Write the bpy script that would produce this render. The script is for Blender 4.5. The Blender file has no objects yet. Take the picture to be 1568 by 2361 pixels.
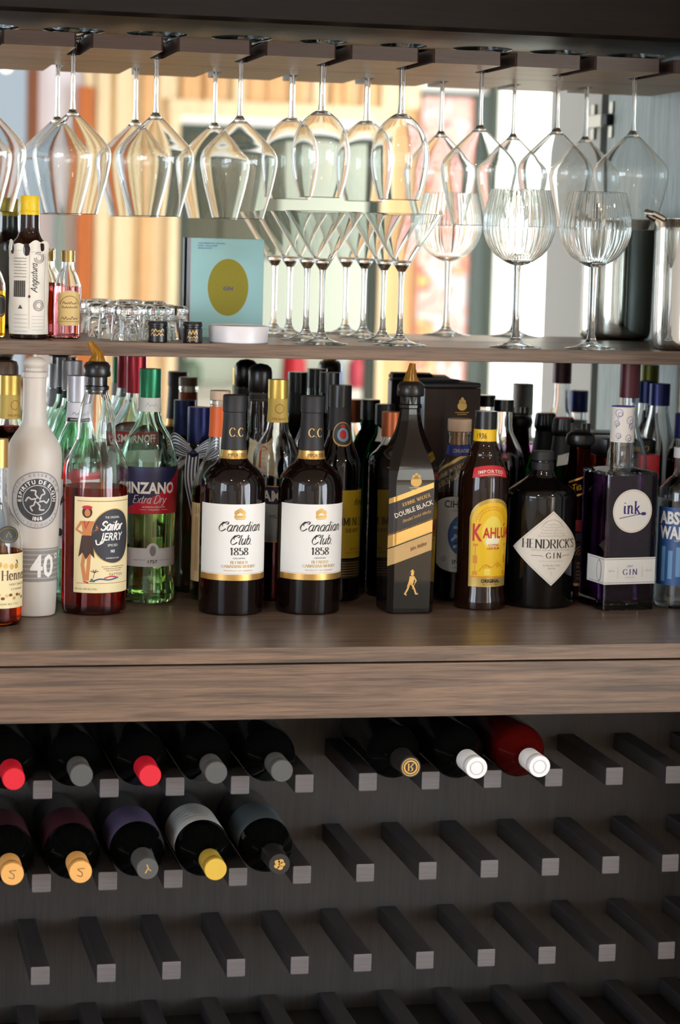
import bpy, bmesh, math, random
from mathutils import Vector, Matrix
random.seed(7)
S = bpy.context.scene
COL = S.collection
PI = math.pi

# ------------------------------------------------------------------ camera, world, lights, exposure
cam_d = bpy.data.cameras.new('camera')
cam = bpy.data.objects.new('camera', cam_d)
COL.objects.link(cam)
S.camera = cam
CAM = Vector((-0.2741, -3.111, 0.7333))
yaw, pitch, roll = 0.2174, 0.1152, 0.0271
fw = Vector((math.sin(yaw) * math.cos(pitch), math.cos(yaw) * math.cos(pitch), -math.sin(pitch)))
rt = Vector((math.cos(yaw), -math.sin(yaw), 0))
up = rt.cross(fw)
r2 = rt * math.cos(roll) + up * math.sin(roll)
u2 = up * math.cos(roll) - rt * math.sin(roll)
m = Matrix((r2, u2, -fw)).transposed().to_4x4()
m.translation = CAM
cam.matrix_world = m
cam_d.sensor_width = 36.0
cam_d.lens = 5414.4 / 2361 * 36
cam_d.clip_start = 0.05
cam_d.dof.use_dof = True
cam_d.dof.focus_distance = 3.38
cam_d.dof.aperture_fstop = 4.6

W = bpy.data.worlds.new('world')
S.world = W
W.use_nodes = True
bgn = W.node_tree.nodes['Background']
bgn.inputs[0].default_value = (0.80, 0.90, 1.0, 1)
bgn.inputs[1].default_value = 1.0

WIN_R_ADDED = 15.5      # unseen glazing added on the right to light the far wall
WIN_B = 12.0      # window behind the sheer curtains
WIN_L_ADDED = 10.0     # unseen glazing added on the left to brighten the bar's right half
WIN_L = 0.9      # timber window at the left end of the far wall
S.view_settings.view_transform = 'Standard'
S.view_settings.look = 'None'
S.view_settings.gamma = 1
S.view_settings.use_curve_mapping = False
S.view_settings.exposure = 0.0
cy = S.cycles
cy.use_denoising = True
cy.max_bounces = 56
cy.diffuse_bounces = 4
cy.glossy_bounces = 16
cy.transmission_bounces = 56
cy.transparent_max_bounces = 16
cy.caustics_reflective = False
cy.caustics_refractive = True
cy.blur_glossy = 0.3
cy.sample_clamp_indirect = 6.0

# ------------------------------------------------------------------ key planes (metres)
ZF = -0.77       # room floor
ZC = 0.1812      # counter top
ZS = 0.576       # upper shelf top
ZR = 0.998       # underside of glass rack
YM = 0.58        # mirror
YFAR = -6.84     # far wall of the room
ZCEIL = 1.80
XS = 1.135       # side panel of the bar alcove

# ------------------------------------------------------------------ materials
def lin(c):
    out = []
    for v in c[:3]:
        v = v / 255.0
        out.append(v / 12.92 if v <= 0.04045 else ((v + 0.055) / 1.055) ** 2.4)
    return (out[0], out[1], out[2], 1.0)

MC = {}
def pmat(name, col, rough=0.5, metal=0.0, spec=0.5, coat=0.0, trans=0.0, bump=0.0, bscale=300):
    if name in MC: return MC[name]
    mt = bpy.data.materials.new(name); mt.use_nodes = True
    b = mt.node_tree.nodes['Principled BSDF']
    b.inputs['Base Color'].default_value = lin(col)
    b.inputs['Roughness'].default_value = rough
    b.inputs['Metallic'].default_value = metal
    b.inputs['Specular IOR Level'].default_value = spec
    b.inputs['Coat Weight'].default_value = coat
    b.inputs['Transmission Weight'].default_value = trans
    if bump:
        nt = mt.node_tree
        tc = nt.nodes.new('ShaderNodeTexCoord'); n = nt.nodes.new('ShaderNodeTexNoise')
        n.inputs['Scale'].default_value = bscale
        bp = nt.nodes.new('ShaderNodeBump'); bp.inputs['Strength'].default_value = bump
        bp.inputs['Distance'].default_value = 0.001
        nt.links.new(tc.outputs['Object'], n.inputs['Vector'])
        nt.links.new(n.outputs['Fac'], bp.inputs['Height'])
        nt.links.new(bp.outputs['Normal'], b.inputs['Normal'])
    MC[name] = mt
    return mt

def gmat(name, col=(255, 255, 255), ior=1.45, rough=0.0):
    if name in MC: return MC[name]
    mt = bpy.data.materials.new(name); mt.use_nodes = True
    nt = mt.node_tree
    nt.nodes.remove(nt.nodes['Principled BSDF'])
    g = nt.nodes.new('ShaderNodeBsdfGlass')
    g.inputs['Color'].default_value = lin(col)
    g.inputs['IOR'].default_value = ior
    g.inputs['Roughness'].default_value = rough
    nt.links.new(g.outputs[0], nt.nodes['Material Output'].inputs[0])
    MC[name] = mt
    return mt

def emat(name, col, strength):
    if name in MC: return MC[name]
    mt = bpy.data.materials.new(name); mt.use_nodes = True
    nt = mt.node_tree
    nt.nodes.remove(nt.nodes['Principled BSDF'])
    e = nt.nodes.new('ShaderNodeEmission')
    e.inputs[0].default_value = lin(col); e.inputs[1].default_value = strength
    nt.links.new(e.outputs[0], nt.nodes['Material Output'].inputs[0])
    MC[name] = mt
    return mt

def wood(name, light, dark, axis='X', rough=0.35, scale=1.0, spec=0.5, contrast=0.5, pores=0.5):
    if name in MC: return MC[name]
    mt = bpy.data.materials.new(name); mt.use_nodes = True
    nt = mt.node_tree; b = nt.nodes['Principled BSDF']
    tc = nt.nodes.new('ShaderNodeTexCoord')
    mp = nt.nodes.new('ShaderNodeMapping')
    long_, cross = 4.0 * min(scale, 1.0), 75.0 * scale
    sc = {'X': (long_, cross, cross), 'Z': (cross, cross, long_), 'Y': (cross, long_, cross)}[axis]
    mp.inputs['Scale'].default_value = sc
    nt.links.new(tc.outputs['Object'], mp.inputs['Vector'])
    n1 = nt.nodes.new('ShaderNodeTexNoise'); n1.inputs['Scale'].default_value = 1.0
    n1.inputs['Detail'].default_value = 6; n1.inputs['Roughness'].default_value = 0.6
    n1.inputs['Distortion'].default_value = 0.6
    nt.links.new(mp.outputs[0], n1.inputs['Vector'])
    mp2 = nt.nodes.new('ShaderNodeMapping')
    mp2.inputs['Scale'].default_value = tuple(v * (5.0 if v > long_ else 4.0) for v in sc)
    nt.links.new(tc.outputs['Object'], mp2.inputs['Vector'])
    n2 = nt.nodes.new('ShaderNodeTexNoise'); n2.inputs['Scale'].default_value = 1.0
    n2.inputs['Detail'].default_value = 3
    nt.links.new(mp2.outputs[0], n2.inputs['Vector'])
    r1 = nt.nodes.new('ShaderNodeValToRGB')
    r1.color_ramp.elements[0].position = 0.5 - 0.28 * (1.2 - contrast)
    r1.color_ramp.elements[1].position = 0.5 + 0.22 * (1.2 - contrast)
    r1.color_ramp.elements[0].color = lin(dark); r1.color_ramp.elements[1].color = lin(light)
    nt.links.new(n1.outputs['Fac'], r1.inputs[0])
    r2_ = nt.nodes.new('ShaderNodeValToRGB')
    r2_.color_ramp.elements[0].position = 0.36; r2_.color_ramp.elements[1].position = 0.52
    r2_.color_ramp.elements[0].color = (1 - pores, 1 - pores, 1 - pores, 1)
    r2_.color_ramp.elements[1].color = (1, 1, 1, 1)
    nt.links.new(n2.outputs['Fac'], r2_.inputs[0])
    mx = nt.nodes.new('ShaderNodeMix'); mx.data_type = 'RGBA'; mx.blend_type = 'MULTIPLY'
    mx.inputs[0].default_value = 1.0
    nt.links.new(r1.outputs[0], mx.inputs[6]); nt.links.new(r2_.outputs[0], mx.inputs[7])
    nt.links.new(mx.outputs[2], b.inputs['Base Color'])
    b.inputs['Roughness'].default_value = rough
    b.inputs['Specular IOR Level'].default_value = spec
    bp = nt.nodes.new('ShaderNodeBump'); bp.inputs['Strength'].default_value = 0.12
    bp.inputs['Distance'].default_value = 0.001
    nt.links.new(n2.outputs['Fac'], bp.inputs['Height'])
    nt.links.new(bp.outputs['Normal'], b.inputs['Normal'])
    MC[name] = mt
    return mt

OAK = wood('smoked oak', (132, 109, 92), (84, 73, 66), 'X', 0.34, scale=1.6, contrast=0.6, pores=0.3)
OAKLIT = wood('oak underside lit tone', (164, 126, 80), (130, 98, 62), 'X', 0.42, spec=0.35, contrast=0.5, pores=0.15)  # same oak as the rack, with grazing glare painted in as a paler colour
OAKR = wood('smoked oak rack', (66, 49, 42), (50, 37, 31), 'X', 0.30, contrast=0.3, pores=0.15)
OAKD = wood('dark oak header', (30, 23, 18), (20, 15, 12), 'X', 0.65, spec=0.2, contrast=0.3, pores=0.2)
CHAR = wood('charcoal oak panel', (45, 42, 40), (31, 29, 29), 'Z', 0.5, contrast=0.35, pores=0.3)
CHARY = wood('charcoal oak peg', (60, 57, 58), (45, 42, 44), 'Y', 0.42, contrast=0.3, pores=0.2)
BLUEG = wood('blue grey oak', (214, 231, 231), (172, 194, 196), 'Z', 0.5, contrast=0.4, pores=0.25)
GLASS = gmat('clear glass', (253, 254, 254), 1.48)
GREENG = gmat('pale green glass', (240, 250, 244), 1.48)
BLACKG = pmat('black bottle glass', (9, 7, 7), 0.06, spec=0.5)
DARKW = pmat('dark green wine glass', (7, 8, 7), 0.08, spec=0.4)
BLKCAP = pmat('black plastic', (18, 17, 18), 0.3)
BLKMAT = pmat('matt black', (30, 29, 32), 0.55)
GOLD = pmat('gold foil', (206, 162, 92), 0.34, metal=0.7)
GOLDP = pmat('gold print', (205, 165, 90), 0.45, metal=0.3)
WHITE = pmat('white paper', (242, 240, 234), 0.6)
CREAM = pmat('cream paper', (240, 222, 172), 0.6)
INKB = pmat('black print', (32, 28, 28), 0.6)
REDP = pmat('red print', (196, 30, 40), 0.5)
STEEL = pmat('polished steel', (222, 220, 214), 0.08, metal=1.0)
AMBER = pmat('amber plastic', (226, 158, 24), 0.18, trans=0.75)

# ------------------------------------------------------------------ mesh building
class MB:
    def __init__(s): s.v = []; s.f = []; s.m = []; s.mats = []; s.smooth = []
    def mi(s, mat):
        if mat not in s.mats: s.mats.append(mat)
        return s.mats.index(mat)
    def add(s, vs, fs, mat, smooth=True):
        o = len(s.v); s.v.extend([tuple(v) for v in vs]); k = s.mi(mat)
        for f in fs:
            s.f.append([i + o for i in f]); s.m.append(k); s.smooth.append(smooth)
        return s
    def lathe(s, prof, mat, seg=48, mod=None, cx=0, cy=0, smooth=True):
        # prof: list of (radius, z)
        vs = []; fs = []; rings = []
        for (r, z) in prof:
            if r < 1e-6:
                rings.append([len(vs)]); vs.append((cx, cy, z)); continue
            ring = []
            for k in range(seg):
                a = 2 * PI * k / seg
                rr = r * (mod(a, z) if mod else 1)
                ring.append(len(vs)); vs.append((cx + rr * math.cos(a), cy + rr * math.sin(a), z))
            rings.append(ring)
        for A, B in zip(rings, rings[1:]):
            if len(A) == 1 and len(B) == 1: continue
            for k in range(seg):
                k2 = (k + 1) % seg
                if len(A) == 1: fs.append([A[0], B[k2], B[k]])
                elif len(B) == 1: fs.append([A[k], A[k2], B[0]])
                else: fs.append([A[k], A[k2], B[k2], B[k]])
        return s.add(vs, fs, mat, smooth)
    def box(s, a, b, mat):
        x0, y0, z0 = a; x1, y1, z1 = b
        vs = [(x0, y0, z0), (x1, y0, z0), (x1, y1, z0), (x0, y1, z0), (x0, y0, z1), (x1, y0, z1), (x1, y1, z1), (x0, y1, z1)]
        fs = [[0, 3, 2, 1], [4, 5, 6, 7], [0, 1, 5, 4], [1, 2, 6, 5], [2, 3, 7, 6], [3, 0, 4, 7]]
        return s.add(vs, fs, mat, False)
    def bbox(s, a, b, mat, bev=0.001, seg=2):
        bm = bmesh.new()
        c = [(p + q) / 2 for p, q in zip(a, b)]; d = [abs(q - p) for p, q in zip(a, b)]
        bmesh.ops.create_cube(bm, size=1, matrix=Matrix.Translation(c) @ Matrix.Diagonal((d[0], d[1], d[2], 1)))
        bmesh.ops.bevel(bm, geom=bm.edges[:], offset=bev, segments=seg, affect='EDGES', profile=0.5)
        bm.verts.index_update()
        vs = [tuple(v.co) for v in bm.verts]; fs = [[v.index for v in f.verts] for f in bm.faces]
        bm.free()
        return s.add(vs, fs, mat, False)
    def loft(s, sections, mat, cap=True, smooth=False):
        n = len(sections[0]); vs = []; fs = []
        for sec in sections: vs.extend(sec)
        for i in range(len(sections) - 1):
            for k in range(n):
                k2 = (k + 1) % n
                fs.append([i * n + k, i * n + k2, (i + 1) * n + k2, (i + 1) * n + k])
        if cap:
            fs.append(list(range(n))[::-1]); fs.append([(len(sections) - 1) * n + k for k in range(n)])
        return s.add(vs, fs, mat, smooth)
    def tube(s, pts, rad, mat, seg=12, closed=True):
        pts = [Vector(p) for p in pts]
        rad = rad if isinstance(rad, (list, tuple)) else [rad] * len(pts)
        secs = []
        for i, p in enumerate(pts):
            t = (pts[min(i + 1, len(pts) - 1)] - pts[max(i - 1, 0)]).normalized()
            a = t.cross(Vector((0, 1, 0)))
            if a.length < 0.1: a = t.cross(Vector((1, 0, 0)))
            a.normalize(); b = t.cross(a)
            secs.append([tuple(p + (a * math.cos(2 * PI * k / seg) + b * math.sin(2 * PI * k / seg)) * rad[i]) for k in range(seg)])
        return s.loft(secs, mat, closed, True)
    def prism(s, poly, y0, y1, mat):
        # poly in (x, z), extruded along y
        return s.loft([[(x, y0, z) for x, z in poly], [(x, y1, z) for x, z in poly]], mat)
    def build(s, name, parent=None, loc=None):
        me = bpy.data.meshes.new(name)
        me.from_pydata(s.v, [], s.f)
        for mt in s.mats: me.materials.append(mt)
        me.polygons.foreach_set('material_index', s.m)
        me.polygons.foreach_set('use_smooth', s.smooth)
        me.update()
        if any(s.smooth): me.set_sharp_from_angle(angle=math.radians(38))
        o = bpy.data.objects.new(name, me)
        COL.objects.link(o)
        if parent: o.parent = parent
        if loc: o.location = loc
        return o

def fixn(o):
    bm = bmesh.new(); bm.from_mesh(o.data)
    bmesh.ops.recalc_face_normals(bm, faces=bm.faces[:])
    bm.to_mesh(o.data); bm.free()
    if any(p.use_smooth for p in o.data.polygons): o.data.set_sharp_from_angle(angle=math.radians(38))
    return o

def tag(o, label, cat, group=None, kind=None):
    o['label'] = label; o['category'] = cat
    if group: o['group'] = group
    if kind: o['kind'] = kind
    return o

def thing(name, label, cat, loc=(0, 0, 0), rz=0.0, group=None):
    o = bpy.data.objects.new(name, None); COL.objects.link(o)
    o.empty_display_size = 0.02
    o.location = loc; o.rotation_euler = (0, 0, rz)
    return tag(o, label, cat, group)

def struct(name, mb, label=None):
    o = fixn(mb.build(name)); o['kind'] = 'structure'
    if label: o['label'] = label; o['category'] = name.split('_')[0]
    return o

def dup(root, loc, label, group=None, rz=None):
    r = root.copy(); COL.objects.link(r); r.location = loc
    if rz is not None: r.rotation_euler = (0, 0, rz)
    r['label'] = label
    if group: r['group'] = group
    for ch in list(root.children):
        c = ch.copy(); COL.objects.link(c); c.parent = r
        for g in list(ch.children):
            d = g.copy(); COL.objects.link(d); d.parent = c
    return r

# ------------------------------------------------------------------ lettering
TC = {}
def sans(txt, bold=0.0):
    key = (txt, bold)
    if key in TC: return TC[key]
    cu = bpy.data.curves.new('t', 'FONT'); cu.body = txt; cu.size = 1.0; cu.offset = bold
    cu.resolution_u = 2; cu.fill_mode = 'FRONT'
    ob = bpy.data.objects.new('t', cu)
    me = bpy.data.meshes.new_from_object(ob)
    vs = [(v.co.x, v.co.y) for v in me.vertices]; fs = [list(p.vertices) for p in me.polygons]
    bpy.data.objects.remove(ob); bpy.data.meshes.remove(me); bpy.data.curves.remove(cu)
    if vs:
        x0 = min(v[0] for v in vs); k = 1 / 0.73   # cap height of the built-in face
        vs = [((x - x0) * k, y * k) for x, y in vs]
    TC[key] = (vs, fs, max(v[0] for v in vs) if vs else 0.0)
    return TC[key]

# single-stroke skeletons; '~' = smooth curve through the points; first number = advance
SK = {
 'A': (.80, '0,0 .38,1;.38,1 .76,0;.14,.36 .62,.36'), 'B': (.66, '.1,0 .1,1;~.1,1 .45,1 .55,.76 .42,.54 .1,.53;~.1,.53 .48,.52 .62,.27 .48,.0 .1,0'),
 'C': (.78, '~.70,.78 .55,.97 .30,.97 .07,.70 .06,.34 .28,.03 .52,.02 .71,.20'), 'D': (.78, '.1,0 .1,1;~.1,1 .42,1 .68,.74 .68,.28 .42,0 .1,0'),
 'E': (.62, '.1,0 .1,1;.1,1 .55,1;.1,.52 .42,.52;.1,0 .56,0'), 'F': (.58, '.1,0 .1,1;.1,1 .54,1;.1,.52 .42,.52'),
 'G': (.80, '~.70,.78 .55,.97 .30,.97 .07,.70 .06,.34 .28,.03 .54,.02 .70,.12;.70,.08 .70,.42'), 'H': (.80, '.1,0 .1,1;.68,0 .68,1;.1,.52 .68,.52'),
 'I': (.30, '.14,0 .14,1'), 'J': (.46, '~.34,1 .34,.2 .22,.0 .04,.06'), 'K': (.74, '.1,0 .1,1;.62,1 .1,.44;.26,.58 .68,0'),
 'L': (.60, '.1,0 .1,1;.1,0 .55,0'), 'M': (.92, '.1,0 .1,1;.1,1 .45,.1;.45,.1 .80,1;.80,1 .80,0'), 'N': (.80, '.1,0 .1,1;.1,1 .68,0;.68,0 .68,1'),
 'O': (.84, '~.40,1 .14,.84 .05,.5 .14,.16 .40,0 .66,.16 .75,.5 .66,.84 .40,1'), 'P': (.64, '.1,0 .1,1;~.1,1 .46,.99 .58,.74 .46,.48 .1,.46'),
 'Q': (.84, '~.40,1 .14,.84 .05,.5 .14,.16 .40,0 .66,.16 .75,.5 .66,.84 .40,1;.45,.2 .76,-.08'), 'R': (.70, '.1,0 .1,1;~.1,1 .46,.99 .58,.75 .46,.52 .1,.50;.32,.50 .66,0'),
 'S': (.60, '~.50,.80 .40,.97 .20,.98 .07,.78 .16,.58 .42,.45 .52,.24 .40,.03 .16,.02 .05,.20'), 'T': (.66, '.33,0 .33,1;.04,1 .62,1'),
 'U': (.78, '~.1,1 .1,.3 .22,.03 .40,0 .58,.05 .68,.3 .68,1'), 'V': (.74, '.02,1 .37,0;.37,0 .70,1'), 'W': (1.0, '.02,1 .26,0;.26,0 .48,.9;.48,.9 .72,0;.72,0 .95,1'),
 'X': (.72, '.05,1 .66,0;.05,0 .64,1'), 'Y': (.70, '.04,1 .35,.45;.66,1 .35,.45;.35,.45 .35,0'), 'Z': (.66, '.06,1 .58,1;.58,1 .05,0;.05,0 .60,0'),
 '0': (.62, '~.30,1 .10,.80 .06,.5 .10,.2 .30,0 .50,.2 .54,.5 .50,.80 .30,1'), '1': (.44, '.22,0 .22,1;.06,.82 .22,1'),
 '2': (.60, '~.08,.76 .18,.97 .38,.98 .50,.78 .40,.5 .06,0;.06,0 .54,0'), '3': (.58, '~.08,.85 .26,1 .46,.85 .40,.58 .22,.53;~.22,.53 .48,.45 .50,.15 .28,0 .05,.12'),
 '4': (.62, '.40,0 .40,1;.40,1 .05,.30;.05,.30 .56,.30'), '5': (.58, '.12,1 .48,1;.12,1 .10,.56;~.10,.56 .32,.62 .50,.42 .46,.12 .24,0 .06,.10'),
 '6': (.60, '~.46,.94 .24,.85 .08,.5 .12,.12 .30,0 .50,.16 .48,.42 .30,.55 .10,.40'), '7': (.58, '.06,1 .54,1;.54,1 .20,0'),
 '8': (.60, '~.29,.53 .10,.70 .12,.90 .29,1 .46,.90 .48,.70 .29,.53 .06,.32 .08,.10 .29,0 .50,.10 .52,.32 .29,.53'), '9': (.60, '~.48,.60 .30,.46 .10,.62 .12,.88 .30,1 .48,.86 .50,.5 .36,.1 .14,.04'),
 "'": (.22, '.12,1 .10,.78'), '.': (.22, '.08,0 .13,.05'), '-': (.4, '.06,.42 .32,.42'), ' ': (.36, ''), '&': (.7, '~.6,.4 .4,.05 .15,.05 .12,.3 .4,.7 .38,.95 .22,.95 .2,.75 .6,0'),
 'a': (.56, '~.44,.60 .28,.68 .09,.50 .08,.18 .22,.0 .36,.06 .44,.25;~.45,.66 .44,.2 .48,.02 .56,.06'), 'b': (.56, '.10,1.02 .10,.05;~.10,.45 .26,.67 .44,.55 .46,.2 .30,0 .10,.08'),
 'c': (.46, '~.40,.52 .26,.67 .10,.52 .07,.22 .20,.01 .38,.12'), 'd': (.58, '~.44,.52 .28,.67 .09,.50 .08,.18 .22,0 .36,.06 .44,.25;~.45,1.04 .44,.2 .48,.02 .58,.06'),
 'e': (.52, '~.08,.34 .42,.36 .38,.60 .22,.67 .08,.46 .10,.14 .26,0 .44,.12'), 'h': (.58, '.12,0 .12,1.02;~.12,.45 .26,.66 .40,.62 .44,.44 .44,0'),
 'i': (.30, '~.14,.66 .13,.2 .17,.02 .27,.05;.14,.86 .16,.92'), 'k': (.56, '.12,0 .12,1.02;.46,.64 .12,.28;.24,.38 .50,0'),
 'l': (.28, '~.15,1.05 .13,.3 .15,.04 .26,.05'), 'm': (.84, '.1,0 .1,.66;~.1,.45 .24,.66 .36,.6 .40,.4 .40,0;~.40,.45 .54,.66 .66,.6 .70,.4 .70,0'),
 'n': (.60, '.12,0 .12,.66;~.12,.45 .26,.66 .40,.62 .44,.44 .44,.1 .50,.02 .58,.06'), 'o': (.54, '~.26,.67 .10,.54 .06,.33 .10,.12 .26,0 .42,.12 .46,.33 .42,.54 .26,.67'),
 'p': (.56, '.12,-.3 .12,.66;~.12,.45 .26,.67 .44,.55 .46,.2 .30,0 .12,.08'), 'r': (.42, '.12,0 .12,.66;~.12,.42 .22,.62 .38,.62'),
 's': (.44, '~.36,.52 .24,.67 .09,.54 .20,.36 .36,.22 .30,.02 .14,.0 .05,.12'), 't': (.38, '~.17,.95 .16,.2 .22,.02 .34,.06;.04,.66 .32,.66'),
 'u': (.58, '~.11,.66 .10,.25 .18,.02 .32,.04 .44,.3;~.45,.66 .44,.2 .48,.02 .56,.06'), 'v': (.52, '.04,.66 .25,0;.25,0 .46,.66'), 'y': (.52, '.06,.66 .26,0;~.48,.66 .24,-.1 .12,-.32 .02,-.26'),
 'x': (.5, '.05,.66 .45,0;.05,0 .44,.66'), 'w': (.74, '.02,.66 .18,0;.18,0 .36,.6;.36,.6 .54,0;.54,0 .70,.66'), 'j': (.3, '~.16,.66 .15,-.1 .06,-.3 -.06,-.24;.16,.86 .18,.92'), 'g': (.56, '~.44,.60 .28,.68 .09,.50 .08,.18 .22,.0 .36,.06 .44,.25;~.45,.66 .44,-.1 .30,-.32 .08,-.26'), 'z': (.48, '.06,.66 .42,.66;.42,.66 .05,0;.05,0 .44,0'),
 'f': (.36, '~.36,.98 .24,1.02 .16,.85 .15,0;.04,.66 .3,.66'),
}
SK['script_C'] = (.86, '~.36,.52 .24,.70 .34,.86 .60,1.02 .80,.96 .74,.76 .56,.84 .30,.98 .08,.62 .06,.30 .24,.04 .48,.02 .74,.26')
def catmull(pts, n=5):
    if len(pts) < 3: return pts
    closed = pts[0] == pts[-1]
    out = []
    for i in range(len(pts) - 1):
        p0 = pts[i - 1] if i > 0 else (pts[-2] if closed else pts[0])
        p1, p2 = pts[i], pts[i + 1]
        p3 = pts[i + 2] if i + 2 < len(pts) else (pts[1] if closed else pts[-1])
        for k in range(n):
            t = k / n
            out.append(tuple(0.5 * (2 * b + (c - a) * t + (2 * a - 5 * b + 4 * c - d) * t * t + (3 * b - a - 3 * c + d) * t ** 3) for a, b, c, d in zip(p0, p1, p2, p3)))
    out.append(pts[-1])
    return out

def ribbon(pts, w, tmin, nib=(1, 0)):
    vs = []; fs = []
    n = len(pts)
    for i, p in enumerate(pts):
        a = pts[max(i - 1, 0)]; b = pts[min(i + 1, n - 1)]
        tx, ty = b[0] - a[0], b[1] - a[1]
        L = math.hypot(tx, ty) or 1e-9
        px, py = -ty / L, tx / L
        h = abs(px * nib[0] + py * nib[1]) * w / 2 + tmin / 2
        vs += [(p[0] + px * h, p[1] + py * h), (p[0] - px * h, p[1] - py * h)]
    for i in range(n - 1): fs.append([2 * i, 2 * i + 1, 2 * i + 3, 2 * i + 2])
    return vs, fs

def stroke_text(txt, w=.13, tmin=.035, serif=True, slant=0.0, nib=(1, 0), track=0.06, script=False):
    key = ('stroke', txt, w, tmin, serif, slant, nib, track, script)
    if key in TC: return TC[key]
    V = []; F = []; x = 0.0
    for ch in txt:
        k = 'script_' + ch if script and 'script_' + ch in SK else ch
        if k not in SK: k = ch.upper() if ch.upper() in SK else ' '
        adv, d = SK[k]
        for st in d.split(';'):
            if not st: continue
            sm = st[0] == '~'
            raw = [tuple(float(q) for q in p.split(',')) for p in st.lstrip('~').split()]
            pts = catmull(raw) if sm else raw
            lst = [ribbon(pts, w, tmin, nib)]
            if serif and not sm and ch.isalnum():
                for e, o in ((raw[0], raw[-1]), (raw[-1], raw[0])):
                    if abs(e[1] - o[1]) > .3 and min(abs(e[1]), abs(e[1] - 1), abs(e[1] - .66), abs(e[1] - 1.02)) < .02:
                        if ch in 'MNVW' and abs(e[0] - o[0]) > .05 and e[1] < .15: continue
                        lst.append(ribbon([(e[0] - .13, e[1]), (e[0] + .13, e[1])], 0, max(tmin, .045), nib))
            for vs, fs in lst:
                o = len(V); V += [(x + a + slant * b, b) for a, b in vs]; F += [[i + o for i in f] for f in fs]
        x += adv + track
    TC[key] = (V, F, x - track)
    return TC[key]

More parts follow.
